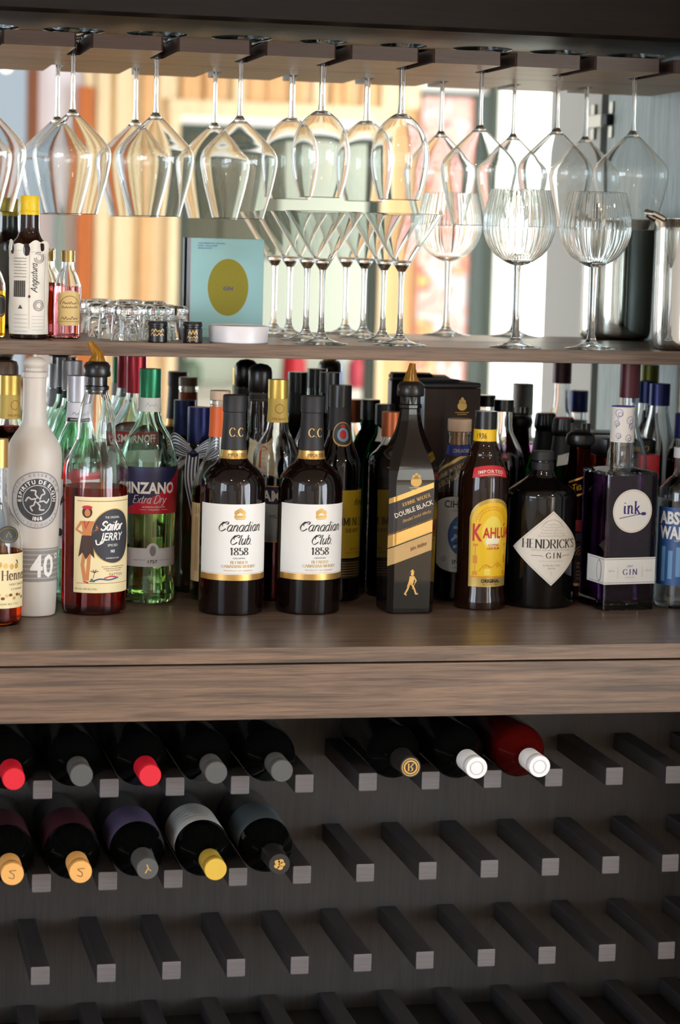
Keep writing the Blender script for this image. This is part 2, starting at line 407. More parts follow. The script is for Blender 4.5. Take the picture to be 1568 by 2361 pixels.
class Lab:
    """Draws a printed label on a mapped surface: pm(u, v, lift) -> xyz."""
    def __init__(s, pm): s.pm = pm; s.mb = MB()
    def lift(s, layer): return 0.00025 + 0.00022 * layer
    def poly(s, vs, fs, mat, layer):
        big = max((math.hypot(vs[a][0] - vs[b][0], vs[a][1] - vs[b][1]) for f in fs for a, b in zip(f, f[1:] + f[:1])), default=0)
        if big > 0.005:
            bm = bmesh.new(); bv = [bm.verts.new((u, v, 0)) for u, v in vs]
            for f in fs:
                try: bm.faces.new([bv[i] for i in f])
                except ValueError: pass
            if any(len(f) > 4 for f in fs): bmesh.ops.triangulate(bm, faces=bm.faces[:])
            for _ in range(4):
                ed = [e for e in bm.edges if e.calc_length() > 0.004]
                if not ed: break
                bmesh.ops.subdivide_edges(bm, edges=ed, cuts=1)
                bmesh.ops.triangulate(bm, faces=[f for f in bm.faces if len(f.verts) > 4])
            bm.verts.index_update()
            vs = [(v.co.x, v.co.y) for v in bm.verts]; fs = [[v.index for v in f.verts] for f in bm.faces]; bm.free()
        s.mb.add([s.pm(u, v, s.lift(layer)) for u, v in vs], fs, mat, True)
    def cols(s, u0, u1, lo, hi, mat, layer=0, nu=24, nv=2):
        vs = []; fs = []
        for i in range(nu + 1):
            u = u0 + (u1 - u0) * i / nu
            a = lo(u) if callable(lo) else lo; b = hi(u) if callable(hi) else hi
            for j in range(nv + 1): vs.append((u, a + (b - a) * j / nv))
        for i in range(nu):
            for j in range(nv):
                a = i * (nv + 1) + j; fs.append([a, a + nv + 1, a + nv + 2, a + 1])
        s.poly(vs, fs, mat, layer)
    def rect(s, u0, v0, u1, v1, mat, layer=0, nu=None, nv=1):
        s.cols(u0, u1, v0, v1, mat, layer, nu or max(2, int(abs(u1 - u0) / 0.003)), nv)
    def disc(s, u, v, ru, rv, mat, layer=0, n=32):
        f = lambda x: rv * math.sqrt(max(0.0, 1 - ((x - u) / ru) ** 2))
        xs = [-math.cos(PI * i / n) for i in range(n + 1)]
        vs = []; fs = []
        for t in xs:
            h = rv * math.sqrt(max(0, 1 - t * t)); vs += [(u + ru * t, v - h), (u + ru * t, v + h)]
        for i in range(n): fs.append([2 * i, 2 * i + 2, 2 * i + 3, 2 * i + 1])
        s.poly(vs, fs, mat, layer)
    def ring(s, u, v, r, w, mat, layer=1, a0=0, a1=2 * PI, n=40, ry=None):
        ry = ry or r
        vs = []; fs = []
        for i in range(n + 1):
            a = a0 + (a1 - a0) * i / n
            for q in (-w / 2, w / 2): vs.append((u + (r + q) * math.cos(a), v + (ry + q) * math.sin(a)))
        for i in range(n): fs.append([2 * i, 2 * i + 1, 2 * i + 3, 2 * i + 2])
        s.poly(vs, fs, mat, layer)
    def line(s, pts, w, mat, layer=1, smooth=False):
        vs, fs = ribbon(catmull(pts) if smooth else pts, 0, w)
        s.poly(vs, fs, mat, layer)
    def text(s, txt, u, v, h, mat, layer=2, font='sans', align='C', width=None, bold=0.0, slant=0.0, rot=0.0, mirror=False, **k):
        if font == 'sans': vs, fs, w = sans(txt, bold)
        elif font == 'serif': vs, fs, w = stroke_text(txt, serif=True, **k)
        else: vs, fs, w = stroke_text(txt, w=k.get('w', .10), tmin=k.get('tmin', .03), serif=False, slant=.32, nib=(.8, -.6), track=-.015, script=True)
        if not vs: return
        sx = h if width is None else width / w
        off = {'C': -w / 2, 'L': 0, 'R': -w}[align]
        c, sn = math.cos(rot), math.sin(rot)
        out = []
        for x, y in vs:
            a = (x + off + slant * y) * sx; b = y * h
            out.append((u + a * c - b * sn, v + a * sn + b * c))
        s.poly(out, fs, mat, layer)
    def arc(s, txt, u, v, r, h, mat, layer=2, mid=PI / 2, inward=False, spread=None, bold=0.01):
        ws = [sans(ch, bold)[2] + .18 if ch != ' ' else .45 for ch in txt]
        tot = sum(ws) * h / r
        k = 1 if spread is None else spread / tot
        a = mid + (tot * k / 2 if not inward else -tot * k / 2)
        for ch, w in zip(txt, ws):
            d = w * h / r * k
            am = a - d / 2 if not inward else a + d / 2
            if ch != ' ':
                vs, fs, cw = sans(ch, bold)
                rot = am - PI / 2 if not inward else am + PI / 2
                c, sn = math.cos(rot), math.sin(rot)
                out = []
                for x, y in vs:
                    p = (x - cw / 2) * h; q = y * h
                    out.append((u + r * math.cos(am) + p * c - q * sn, v + r * math.sin(am) + p * sn + q * c))
                s.poly(out, fs, mat, layer)
            a = a - d if not inward else a + d
    def scribble(s, u0, u1, v, h, mat, layer=2, w=0.0004, seed=1):
        rd = random.Random(seed); n = max(6, int((u1 - u0) / h * 2.2))
        pts = [(u0 + (u1 - u0) * i / n, v + (h if i % 2 else 0) * rd.uniform(.3, 1)) for i in range(n + 1)]
        s.line(pts, w, mat, layer, True)
    def small(s, txt, u, v, h, mat, layer=2, width=None, align='C'):
        s.text(txt, u, v, h, mat, layer, 'sans', align, width)
    def build(s, name, parent): return s.mb.build(name, parent)

def prof_r(prof, z):
    for (r0, z0), (r1, z1) in zip(prof, prof[1:]):
        if z0 <= z <= z1 and z1 > z0: return r0 + (r1 - r0) * (z - z0) / (z1 - z0)
    return prof[-1][0]
def cyl(R, a0=0.0):
    Rf = R if callable(R) else (lambda z: R)
    def pm(u, v, o):
        r = Rf(v); a = a0 + u / (R if not callable(R) else pm.Rm)
        return ((r + o) * math.sin(a), -(r + o) * math.cos(a), v)
    pm.Rm = R if not callable(R) else 0.04
    return pm
def face(o, ax, n):
    o = Vector(o); ax = Vector(ax); n = Vector(n)
    return lambda u, v, l: tuple(o + ax * u + Vector((0, 0, v)) + n * l)

mm = lambda pr: [(r / 1000.0, z / 1000.0) for r, z in pr]
def smoothprof(pts, n=5):
    return [p for p in catmull(pts, n)]
def prof(pts):
    """pts: (r, z) or (r, z, 1) where consecutive flagged points are joined by a smooth curve (mm)."""
    out = []; run = []
    for p in pts:
        if len(p) == 3: run.append((p[0], p[1]))
        else:
            if run: out += catmull(run, 6); run = []
            out.append((p[0], p[1]))
    if run: out += catmull(run, 6)
    return [(max(0.0, r) / 1000.0, z / 1000.0) for r, z in out]
def resample(pr, step=0.004):
    out = [pr[0]]
    for (r0, z0), (r1, z1) in zip(pr, pr[1:]):
        n = max(1, int(math.hypot(r1 - r0, z1 - z0) / step))
        for i in range(1, n + 1): out.append((r0 + (r1 - r0) * i / n, z0 + (z1 - z0) * i / n))
    return out
def offset_in(pr, t):
    out = []
    for i, (r, z) in enumerate(pr):
        a = pr[max(i - 1, 0)]; c = pr[min(i + 1, len(pr) - 1)]
        tr, tz = c[0] - a[0], c[1] - a[1]; L = math.hypot(tr, tz) or 1e-9
        out.append((r - tz / L * t, z + tr / L * t))
    return out
def shell(pr, t=0.0025, floor=0.006):
    """closed glass shell: outer profile up, inner profile back down."""
    pr = resample(pr)
    inner = [(max(r - t, 0.0005), max(z, pr[0][1] + floor)) for r, z in pr if r > t + 0.0005]
    seq = [(0, pr[0][1])] + pr + inner[::-1] + [(0, inner[0][1])]
    out = []
    for p in seq:
        if not out or abs(p[0] - out[-1][0]) + abs(p[1] - out[-1][1]) > 1e-5: out.append(p)
    return out
def fill(pr, level, t=0.0013, floor=0.0045):
    pts = [(r - t, max(z, floor)) for r, z in pr if z < level and r > t]
    seq = [(0, floor)] + pts + [(prof_r(pr, level) - t, level), (0, level)]
    out = []
    for p in seq:
        if not out or abs(p[0] - out[-1][0]) + abs(p[1] - out[-1][1]) > 1e-5: out.append(p)
    return out
def solid(pr): return [(0, pr[0][1])] + pr + [(0, pr[-1][1])]
def screw(r, z0, z1, rings=5):
    out = [(0, z0), (r, z0)]
    n = rings * 4; zt = z0 + (z1 - z0) * 0.55
    out.append((r, zt))
    for i in range(1, n):
        z = zt + (z1 - 0.002 - zt) * i / n
        out.append((r - (0.0006 if i % 4 in (1, 2) else 0), z))
    out += [(r, z1 - 0.0015), (r - 0.0015, z1), (0, z1)]
    return out
def capk(o): return o

# ------------------------------------------------------------------ the room seen in the mirror
PLAST = pmat('white plaster', (232, 232, 230), 0.8)
LILAC = pmat('lilac white plaster', (226, 222, 232), 0.8)
FLOORM = wood('oak floor', (206, 170, 124), (176, 140, 98), 'Y', 0.5, contrast=0.4)
PINE = wood('honey timber', (234, 188, 136), (212, 158, 106), 'Z', 0.5, scale=0.4, contrast=0.4, pores=0.1)
PINEL = wood('pale timber', (240, 222, 186), (226, 200, 158), 'Z', 0.5, scale=0.4, contrast=0.3, pores=0.08)
RUST = wood('rust timber', (198, 112, 54), (170, 90, 42), 'Z', 0.5, scale=0.4, contrast=0.4, pores=0.1)
DKGREEN = pmat('dark green frame', (58, 70, 64), 0.5)
OLIVE = pmat('olive cabinet front', (116, 116, 98), 0.4)
PALEG = pmat('pale green wall', (224, 228, 210), 0.7)
BRONZE = pmat('brown window frame', (126, 74, 46), 0.5)
GLOWR = emat('added window glow right', (236, 244, 255), WIN_R_ADDED)
SKYB = emat('window daylight curtain', (244, 250, 255), WIN_B)
SKYL = emat('window daylight left', (206, 218, 232), WIN_L)
XL, XR, YB = -3.4, 4.6, YFAR
b = MB(); b.box((XL, YB - 2.2, ZF - 0.05), (XR, 0.7, ZF), FLOORM); struct('floor', b)
b = MB(); b.box((XL, YB - 2.2, ZCEIL), (XR, 0.7, ZCEIL + 0.05), pmat('ceiling paint', (186, 176, 164), 0.8)); struct('ceiling', b)
b = MB()
b.box((XL - 0.1, YB - 2.2, ZF), (XL, -5.6, ZCEIL), PLAST); b.box((XL - 0.1, -2.4, ZF), (XL, 0.7, ZCEIL), PLAST)
b.box((XL - 0.1, -5.6, ZF), (XL, -2.4, ZF + 0.6), PLAST); b.box((XL - 0.1, -5.6, ZCEIL - 0.12), (XL, -2.4, ZCEIL), PLAST)
struct('wall_left', b)
# right wall, opened for the added window that lights the room
b = MB()
b.box((XR, YB - 2.2, ZF), (XR + 0.1, -6.6, ZCEIL), PLAST); b.box((XR, -2.7, ZF), (XR + 0.1, 0.7, ZCEIL), PLAST)
b.box((XR, -6.6, ZF), (XR + 0.1, -2.7, ZF + 0.15), PLAST); b.box((XR, -6.6, ZCEIL - 0.12), (XR + 0.1, -2.7, ZCEIL), PLAST)
struct('wall_right', b)
b = MB()
b.box((XR + 0.06, -6.6, ZF + 0.15), (XR + 0.07, -2.7, ZCEIL - 0.12), GLOWR)  # unseen glowing pane, placed to light the slats and far wall
for i in range(6):
    y = -6.6 + i * 3.9 / 5
    b.box((XR - 0.02, y - 0.035, ZF + 0.15), (XR + 0.05, y + 0.035, ZCEIL - 0.12), DKGREEN)
b.box((XR - 0.02, -6.6, ZF + 0.15), (XR + 0.05, -2.7, ZF + 0.22), DKGREEN)
struct('window_1', b)
b = MB()
b.box((XL - 0.07, -5.6, ZF + 0.6), (XL - 0.06, -2.4, ZCEIL - 0.12), emat('added window glow left', (228, 240, 255), WIN_L_ADDED))  # unseen window, added to brighten the right side of the bar
for y in (-5.6, -4.0, -2.4): b.box((XL - 0.06, y - 0.03, ZF + 0.6), (XL + 0.02, y + 0.03, ZCEIL - 0.12), DKGREEN)
struct('window_4', b)
# alcove wall behind the mirror and beside the bar
b = MB(); b.box((XL, 0.60, ZF), (XR, 0.70, ZCEIL), PLAST); struct('wall_back', b)
# far wall, X as seen in the mirror
ZD = 1.27
b = MB()
b.box((XL, YB - 0.1, ZF), (-0.55, YB, ZCEIL), PLAST)
b.box((-0.55, YB - 0.1, ZF), (0.64, YB, 0.0), PLAST)
b.box((-0.55, YB - 0.1, 1.62), (0.64, YB, ZCEIL), PLAST)
b.box((0.69, YB - 0.1, ZF), (0.90, YB, ZCEIL), LILAC)
b.box((0.90, YB - 0.1, ZF), (1.33, YB, ZCEIL), PINEL)
b.box((1.33, YB - 0.1, ZD + 0.07), (2.42, YB, ZCEIL), PINEL)
b.box((2.34, YB - 0.1, ZF), (2.52, YB, ZD + 0.07), PINE)
b.box((2.42, YB - 0.1, ZD + 0.07), (2.52, YB, ZCEIL), PINE)
b.box((2.52, YB - 0.1, ZF), (2.86, YB, ZCEIL), PLAST)
b.box((3.78, YB - 0.1, ZF), (XR, YB, ZCEIL), PLAST)
b.box((2.86, YB - 0.1, 1.66), (3.78, YB, ZCEIL), PLAST)
b.box((2.86, YB - 0.1, ZF), (3.78, YB, ZF + 0.1), PLAST)
struct('wall_front', b)
b = MB()
rd = random.Random(3)
x = 0.905
while x < 2.50:
    w = rd.choice((0.045, 0.06, 0.08))
    z0 = ZF if x + w < 1.30 else ZD + 0.10
    if not (1.30 < x + w < 1.36 and z0 == ZF):
        b.box((x, YB, z0), (x + w, YB + rd.uniform(0.012, 0.03), ZCEIL), (rd.choice((PINE, PINE, PINEL)) if x > 1.36 or 1.10 < x < 1.27 else PINEL))
    x += w + rd.choice((0.012, 0.03, 0.05))
struct('trim_1', b)
b = MB(); b.box((0.875, YB, ZF), (0.945, YB + 0.05, 1.41), RUST); struct('trim_2', b)
b = MB(); b.box((0.775, YB, ZF), (0.815, YB + 0.04, 0.85), pmat('grey green trim', (126, 142, 136), 0.5)); struct('trim_3', b)
# timber window at the left
b = MB()
b.box((-0.55, YB - 0.06, 0.0), (0.64, YB - 0.05, 1.62), SKYL)
for xa, xb in ((-0.55, -0.49), (0.64, 0.69)): b.box((xa, YB - 0.08, 0.0 if xa < 0 else ZF), (xb, YB + 0.03, 1.62 if xa < 0 else ZCEIL), BRONZE)
for za, zb in ((0.0, 0.05), (1.07, 1.095), (1.57, 1.62)): b.box((-0.49, YB - 0.05, za), (0.64, YB + 0.02, zb), BRONZE)
struct('window_2', b)
# doorway to the kitchen beyond
b = MB()
b.box((1.31, YB - 0.12, ZF), (1.355, YB + 0.03, ZD + 0.03), PINEL); b.box((2.335, YB - 0.12, ZF), (2.36, YB + 0.03, ZD + 0.03), PINEL)
b.box((1.305, YB - 0.12, ZD + 0.03), (2.365, YB + 0.034, ZD + 0.10), PINEL)
b.box((1.355, YB - 0.12, ZD - 0.01), (2.335, YB + 0.02, ZD + 0.03), PLAST)
b.box((1.355, YB - 0.1, ZF), (1.40, YB + 0.01, ZD - 0.01), DKGREEN); b.box((2.295, YB - 0.1, ZF), (2.335, YB + 0.01, ZD - 0.01), DKGREEN)
b.box((1.40, YB - 0.1, ZD - 0.05), (2.295, YB + 0.01, ZD - 0.01), DKGREEN)
struct('door_1', b)
b = MB(); b.box((XL, YB - 2.3, ZF), (XR, YB - 2.2, ZCEIL), PALEG); struct('wall_kitchen', b)
b = MB()
b.box((1.2, YB - 2.19, 0.62), (2.2, YB - 1.86, 1.36), OLIVE)
for i in range(3): b.box((1.21 + i * 0.33, YB - 1.86, 0.64), (1.52 + i * 0.33, YB - 1.845, 1.34), OLIVE)
k = fixn(b.build('wall_cupboard')); tag(k, 'olive wall cupboard in the kitchen seen through the mirrored doorway', 'cupboard')
b = MB()
b.box((1.2, YB - 2.19, ZF), (3.3, YB - 1.6, -0.13), pmat('white cupboard', (236, 234, 226), 0.5)); b.box((1.18, YB - 2.19, -0.13), (3.32, YB - 1.57, -0.09), pmat('pale stone', (214, 212, 200), 0.4))
k = fixn(b.build('kitchen_counter')); tag(k, 'white kitchen counter seen in the mirror through the doorway', 'counter')
for nm, lab, cat, x, r, h, c in (('canister', 'red canister on the mirrored kitchen counter', 'canister', 2.30, 0.07, 0.20, (206, 40, 52)),
                                ('jar', 'blue jar standing on the mirrored kitchen counter', 'jar', 2.52, 0.06, 0.16, (70, 100, 190)),
                                ('pitcher', 'pink red pitcher on the mirrored kitchen counter', 'pitcher', 2.68, 0.07, 0.18, (222, 84, 96)),
                                ('planter', 'small green planter on the mirrored kitchen counter', 'planter', 1.70, 0.08, 0.14, (120, 140, 116))):
    b = MB(); mt = pmat(nm, c, 0.5)
    b.lathe([(0, 0), (r * .9, 0), (r, h * .3), (r * .95, h * .8), (r * .6, h * .9), (r * .62, h), (0, h)], mt, 24)
    tag(b.build(nm, loc=(x, YB - 1.85, -0.09)), lab, cat)
# window with sheer curtains
b = MB(); b.box((2.90, YB - 0.08, ZF + 0.1), (3.78, YB - 0.07, 1.66), SKYB)
b.box((2.86, YB - 0.1, ZF + 0.1), (2.92, YB + 0.02, 1.66), DKGREEN); b.box((3.72, YB - 0.1, ZF + 0.1), (3.78, YB + 0.02, 1.66), DKGREEN)
struct('window_3', b)
cm = bpy.data.materials.new('sheer curtain'); cm.use_nodes = True
nt = cm.node_tree; nt.nodes.remove(nt.nodes['Principled BSDF'])
d1 = nt.nodes.new('ShaderNodeBsdfDiffuse'); d2 = nt.nodes.new('ShaderNodeBsdfTranslucent'); d3 = nt.nodes.new('ShaderNodeMixShader')
d1.inputs[0].default_value = lin((250, 248, 238)); d2.inputs[0].default_value = lin((252, 250, 240)); d3.inputs[0].default_value = 0.6
nt.links.new(d1.outputs[0], d3.inputs[1]); nt.links.new(d2.outputs[0], d3.inputs[2]); nt.links.new(d3.outputs[0], nt.nodes['Material Output'].inputs[0])
b = MB(); vs = []; fs = []
n = 120
for i in range(n + 1):
    x = 2.90 + 0.92 * i / n; y = YB + 0.06 + 0.022 * math.sin(i * 0.55) + 0.008 * math.sin(i * 1.3)
    vs += [(x, y, ZF + 0.02), (x, y, 1.64)]
for i in range(n): fs.append([2 * i, 2 * i + 2, 2 * i + 3, 2 * i + 1])
b.add(vs, fs, cm, True)
tag(b.build('curtain'), 'white sheer curtain over the bright window, seen in the mirror', 'curtain')
# abstract painting
pm_ = bpy.data.materials.new('abstract paint'); pm_.use_nodes = True
nt = pm_.node_tree; bb = nt.nodes['Principled BSDF']
tc = nt.nodes.new('ShaderNodeTexCoord'); nz = nt.nodes.new('ShaderNodeTexNoise'); nz.inputs['Scale'].default_value = 7
nz.inputs['Detail'].default_value = 2; nz.inputs['Distortion'].default_value = 1.2
cr = nt.nodes.new('ShaderNodeValToRGB')
els = [(0.0, (110, 150, 150)), (0.36, (214, 210, 214)), (0.45, (232, 168, 160)), (0.52, (236, 190, 176)), (0.58, (214, 92, 92)), (0.64, (228, 186, 110)), (0.74, (150, 160, 190)), (1.0, (240, 220, 210))]
cr.color_ramp.elements[0].color = lin(els[0][1]); cr.color_ramp.elements[1].color = lin(els[-1][1])
for p, c in els[1:-1]:
    e = cr.color_ramp.elements.new(p); e.color = lin(c)
nt.links.new(tc.outputs['Object'], nz.inputs['Vector']); nt.links.new(nz.outputs['Fac'], cr.inputs[0]); nt.links.new(cr.outputs[0], bb.inputs['Base Color'])
bb.inputs['Roughness'].default_value = 0.7
t = thing('painting', 'large pink abstract painting on the far wall, seen in the mirror', 'painting', (2.66, YB, 0.3))
b = MB(); b.box((-0.13, 0.0, -0.75), (0.125, 0.03, 1.13), pm_); fixn(b.build('canvas', t))
b = MB(); b.box((-0.135, 0, 1.13), (0.14, 0.04, 1.15), DKGREEN); b.box((0.125, 0, -0.77), (0.19, 0.045, 1.15), DKGREEN); b.box((-0.135, 0, -0.77), (0.14, 0.04, -0.75), DKGREEN); fixn(b.build('frame', t))
# ceiling downlights
t0 = None
for i, (x, y) in enumerate(((-0.22, -1.55), (1.62, -1.55), (1.6, -3.6), (2.6, -5.6), (1.2, -5.6))):
    lab = ['round ceiling downlight above the bar, left one', 'round ceiling downlight above the bar, right one', 'round ceiling downlight in the middle of the room', 'round ceiling downlight before the curtains', 'round ceiling downlight before the mirrored doorway'][i]
    if t0 is None:
        t0 = t = thing('downlight', lab, 'lamp', (x, y, ZCEIL), 0, 'ceiling downlights')
        b = MB(); b.lathe([(0.086, -0.001), (0.10, -0.001), (0.10, -0.006), (0.086, -0.006)], PLAST, 24); b.build('trim_ring', t)
        b = MB(); b.lathe([(0, -0.003), (0.085, -0.003)], emat('lamp glow', (255, 236, 208), 110.0), 24); b.build('lens', t)
    else: dup(t0, (x, y, ZCEIL), lab)
t = thing('globe_lamp', 'round white globe lamp hanging before the timber window, seen in the mirror', 'lamp', (0.515, YB + 0.35, 1.47))
b = MB(); b.lathe([(0.03 * math.sin(PI * i / 12), -0.03 * math.cos(PI * i / 12)) for i in range(13)], emat('globe glow', (255, 250, 240), 3.0), 20); b.build('globe', t)
b = MB(); b.tube([(0, 0, 0.03), (0, 0, ZCEIL - 1.47)], 0.003, BLKCAP, 6); b.build('cord', t)

# ------------------------------------------------------------------ bar joinery
XA, XB = -0.9, XS
t = thing('bar_counter', 'long brown oak counter slab carrying the front row of spirit bottles', 'counter', (0, 0, 0))
b = MB(); b.bbox((XA, -0.02, 0.160), (XB, 0.60, ZC), OAK, 0.0008); fixn(b.build('counter_slab', t))
t = thing('drawer_unit', 'plain brown oak drawer front running under the counter above the wine pegs', 'drawer', (0, 0, 0))
b = MB(); b.bbox((XA, -0.02, 0.0822), (XB, 0.0, 0.1575), OAK, 0.001); fixn(b.build('drawer_front', t))
b = MB(); b.box((XA, 0.0, 0.0822), (XB, 0.228, 0.0975), CHAR); b.box((XA, 0.004, 0.0975), (XB, 0.228, 0.1595), CHAR); fixn(b.build('drawer_box', t))
t = thing('wine_rack', 'charcoal peg rack for lying wine bottles below the counter', 'wine rack', (0, 0, 0))
LPEG, PW, PX, PZ = 0.2284, 0.0263, 0.09, 0.1293
b = MB(); b.box((XA, LPEG, -0.414), (XB, LPEG + 0.02, 0.08), CHAR); fixn(b.build('back_panel', t))
b = MB(); b.box((XA, -0.04, -0.434), (XB, LPEG, -0.414), CHAR); fixn(b.build('base_panel', t))
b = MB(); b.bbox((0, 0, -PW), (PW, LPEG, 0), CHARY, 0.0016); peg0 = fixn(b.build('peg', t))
peg0.data.materials.append(wood('peg end lit tone', (104, 101, 103), (86, 84, 87), 'X', 0.5, contrast=0.3, pores=0.15))  # lighter colour on the peg ends stands for light falling on them
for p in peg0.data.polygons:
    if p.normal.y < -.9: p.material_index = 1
first = True
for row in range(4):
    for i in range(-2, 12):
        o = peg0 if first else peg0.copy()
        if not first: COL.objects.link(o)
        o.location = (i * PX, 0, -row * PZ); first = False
b = MB(); b.bbox((XA, 0.33, 0.5555), (XB, YM - 0.002, ZS), OAK, 0.0008)
tag(fixn(b.build('shelf')), 'narrow brown oak shelf carrying the glassware before the mirror', 'shelf')
mir = pmat('mirror silver', (238, 241, 238), 0.0, metal=1.0)
b = MB(); b.box((XA, YM, ZC), (XB, YM + 0.006, 1.10), mir)
tag(fixn(b.build('mirror')), 'wall mirror covering the back of the bar behind bottles and glasses', 'mirror')
# glass rack with slots
RY0, RZ1, SLY = 0.314, 1.0185, 0.462
gx = [-0.0394, 0.0876, 0.2129, 0.3419, 0.4690, 0.5945, 0.7215, 0.8459, 0.9716, 1.0836]
b = MB(); outl = [(XA, RY0)]
hw = 0.0105
for x in gx[:-1]:
    outl += [(x - hw - 0.003, RY0), (x - hw, RY0 + 0.004)]
    for k in range(9):
        a = PI - PI * k / 8
        outl.append((x + hw * math.cos(a), SLY + hw * math.sin(a)))
    outl += [(x + hw, RY0 + 0.004), (x + hw + 0.003, RY0)]
outl += [(XB, RY0), (XB, YM - 0.001), (XA, YM - 0.001)]
bm = bmesh.new()
vsb = [bm.verts.new((x, y, ZR)) for x, y in outl]
f0 = bm.faces.new(vsb)
ret = bmesh.ops.extrude_face_region(bm, geom=[f0])
for g in ret['geom']:
    if isinstance(g, bmesh.types.BMVert): g.co.z = RZ1
bmesh.ops.triangulate(bm, faces=[f for f in bm.faces if len(f.verts) > 4])
bmesh.ops.recalc_face_normals(bm, faces=bm.faces[:])
me = bpy.data.meshes.new('glass_rack'); bm.to_mesh(me); bm.free(); me.materials.append(OAKR); me.materials.append(OAKLIT)
for p in me.polygons:
    if p.normal.z < -.9: p.material_index = 1  # downward faces get the tone with the glare painted in
o = bpy.data.objects.new('glass_rack', me); COL.objects.link(o)
tag(o, 'slotted brown oak rack from which the stemmed glasses hang upside down', 'glass rack')
t = thing('bar_surround', 'oak cabinet framing the bar with dark header above and blue grey side panel', 'cabinet', (0, 0, 0))
b = MB(); b.box((XA, 0.345, 1.058), (XB, YM, 1.09), OAKLIT); fixn(b.build('top_panel', t))
b = MB(); b.bbox((XA, 0.27, 1.0465), (XB, 0.335, 1.30), OAKD, 0.001); fixn(b.build('header_board', t))
b = MB(); b.box((XS + 0.0005, 0.09, ZC), (XS + 0.02, YM + 0.018, 1.10), BLUEG); fixn(b.build('side_panel', t))
b = MB(); b.box((XS + 0.03, -0.35, ZF), (XS + 0.34, 0.598, 1.3), pmat('gap shade black', (26, 26, 27), 0.7)); struct('gap_dark_backing', b)  # dark block added so the gap beside the door reads as shade
dr = MB(); dr.bbox((XS + 0.002, -0.27, 0.19), (XS + 0.021, 0.045, 1.10), pmat('grey door panel', (222, 223, 219), 0.5), 0.001)
do = fixn(dr.build('cabinet_door', t))
# concealed hinge (two plates, arm and cup) near the top
for hz, in ((0.966,),):
    hg = MB(); NICK = pmat('brushed nickel', (226, 222, 206), 0.4, metal=0.7)
    for yy in (0.115, 0.01):
        for dz in (-0.022, 0.022):
            hg.bbox((XS - 0.004, yy - 0.009, hz + dz - 0.011), (XS - 0.0005, yy + 0.009, hz + dz + 0.011), NICK, 0.001)
    hg.bbox((XS - 0.012, 0.0, hz - 0.012), (XS - 0.001, 0.085, hz + 0.012), NICK, 0.002)
    hg.bbox((XS - 0.013, 0.085, hz - 0.010), (XS - 0.001, 0.12, hz + 0.010), BLKMAT, 0.002)
    fixn(hg.build('hinge', t))

# ------------------------------------------------------------------ stemware
def glass_thing(name, label, cat, loc, group, outer, inner, mod=None, seg=64):
    t = thing(name, label, cat, loc, 0, group)
    return t

def lathe_obj(name, parent, pr, mat, seg=64, mod=None):
    b = MB(); b.lathe(pr, mat, seg, mod); return fixn(b.build(name, parent))

def stem_glass(t, bowl_o, bowl_i, stem, foot_r, mat=GLASS, seg=72, mod=None, tall=1.0, wall=1.0):
    """profile with z up, foot at z=0; bowl_o bottom->rim, bowl_i rim->bottom (mm). Foot, stem and bowl are parts."""
    zj, zb = stem[0][1], stem[-1][1]
    ft = [(0, 8.8 * tall), (foot_r * .22, 8.2 * tall), (foot_r * .34, 5.6 * tall), (foot_r * .62, 1.9 * tall), (foot_r * .9, 0.25), (foot_r * .95, 0), (foot_r, 0.6), (foot_r * .98, 1.4), (foot_r * .62, 4.0 * tall), (foot_r * .34, 8.0 * tall), (foot_r * .22, 11.6 * tall), (stem[0][0], zj), (0, zj)]
    lathe_obj('foot', t, mm(ft), mat, 48)
    lathe_obj('stem', t, mm([(0, zj - .05)] + stem + [(0, zb + .05)]), mat, 24)
    # inner wall: parallel offset of the outer one above the solid bottom zin
    zin = bowl_i
    out = resample(bowl_o, 2.2)
    top = out[-1]; prev = out[-2]
    L_ = math.hypot(top[0] - prev[0], top[1] - prev[1])
    out = out[:-1] + [(prev[0] + (top[0] - prev[0]) * q, prev[1] + (top[1] - prev[1]) * q) for q in (.5, .8, .95, 1.0)]
    inn = [(r, z) for r, z in offset_in(out, wall) if z > zin and r > 0.5]
    r0, z0 = inn[0]
    bot = [(r0 * math.cos(a), z0 - (z0 - zin) * math.sin(a)) for a in (PI * .15, PI * .27, PI * .38, PI * .45)]
    rim = (top[0] - wall / 2, top[1] + wall * .35)
    lathe_obj('bowl', t, mm([(0, zb)] + out + [rim] + inn[::-1] + bot + [(0, zin)]), mat, seg, mod)

# hanging glasses: built upright then turned over under an Empty at the foot
def hang(label, loc, kind):
    t = thing('wine_glass' if kind == 'big' else 'tulip_glass', label, 'glass', loc, 0, 'stemmed glasses hanging from the rack')
    if kind == 'big':
        bo = smoothprof([(4.6, 117), (9, 123.5), (18, 132), (34, 147.5), (48, 161.5), (56, 172), (59.2, 183), (58.2, 196), (53, 222), (46.3, 247), (39.5, 272)], 7)
        bi = 127.0
        stem = [(6.0, 20), (3.8, 30), (3.2, 60), (3.4, 100), (4.0, 112), (4.6, 117)]
        stem_glass(t, bo, bi, stem, 47, tall=1.33)
    else:
        bo = smoothprof([(6.0, 104), (14, 108), (28, 120), (39, 138), (44.5, 160), (45, 182), (40, 212), (33, 236)], 6)
        bi = 109.5
        stem = [(7, 20), (5.4, 30), (4.6, 50), (4.8, 88), (5.4, 98), (6.0, 104)]
        stem_glass(t, bo, bi, stem, 37, tall=1.33)
    for c in t.children: c.rotation_euler = (PI, 0, 0)
    return t
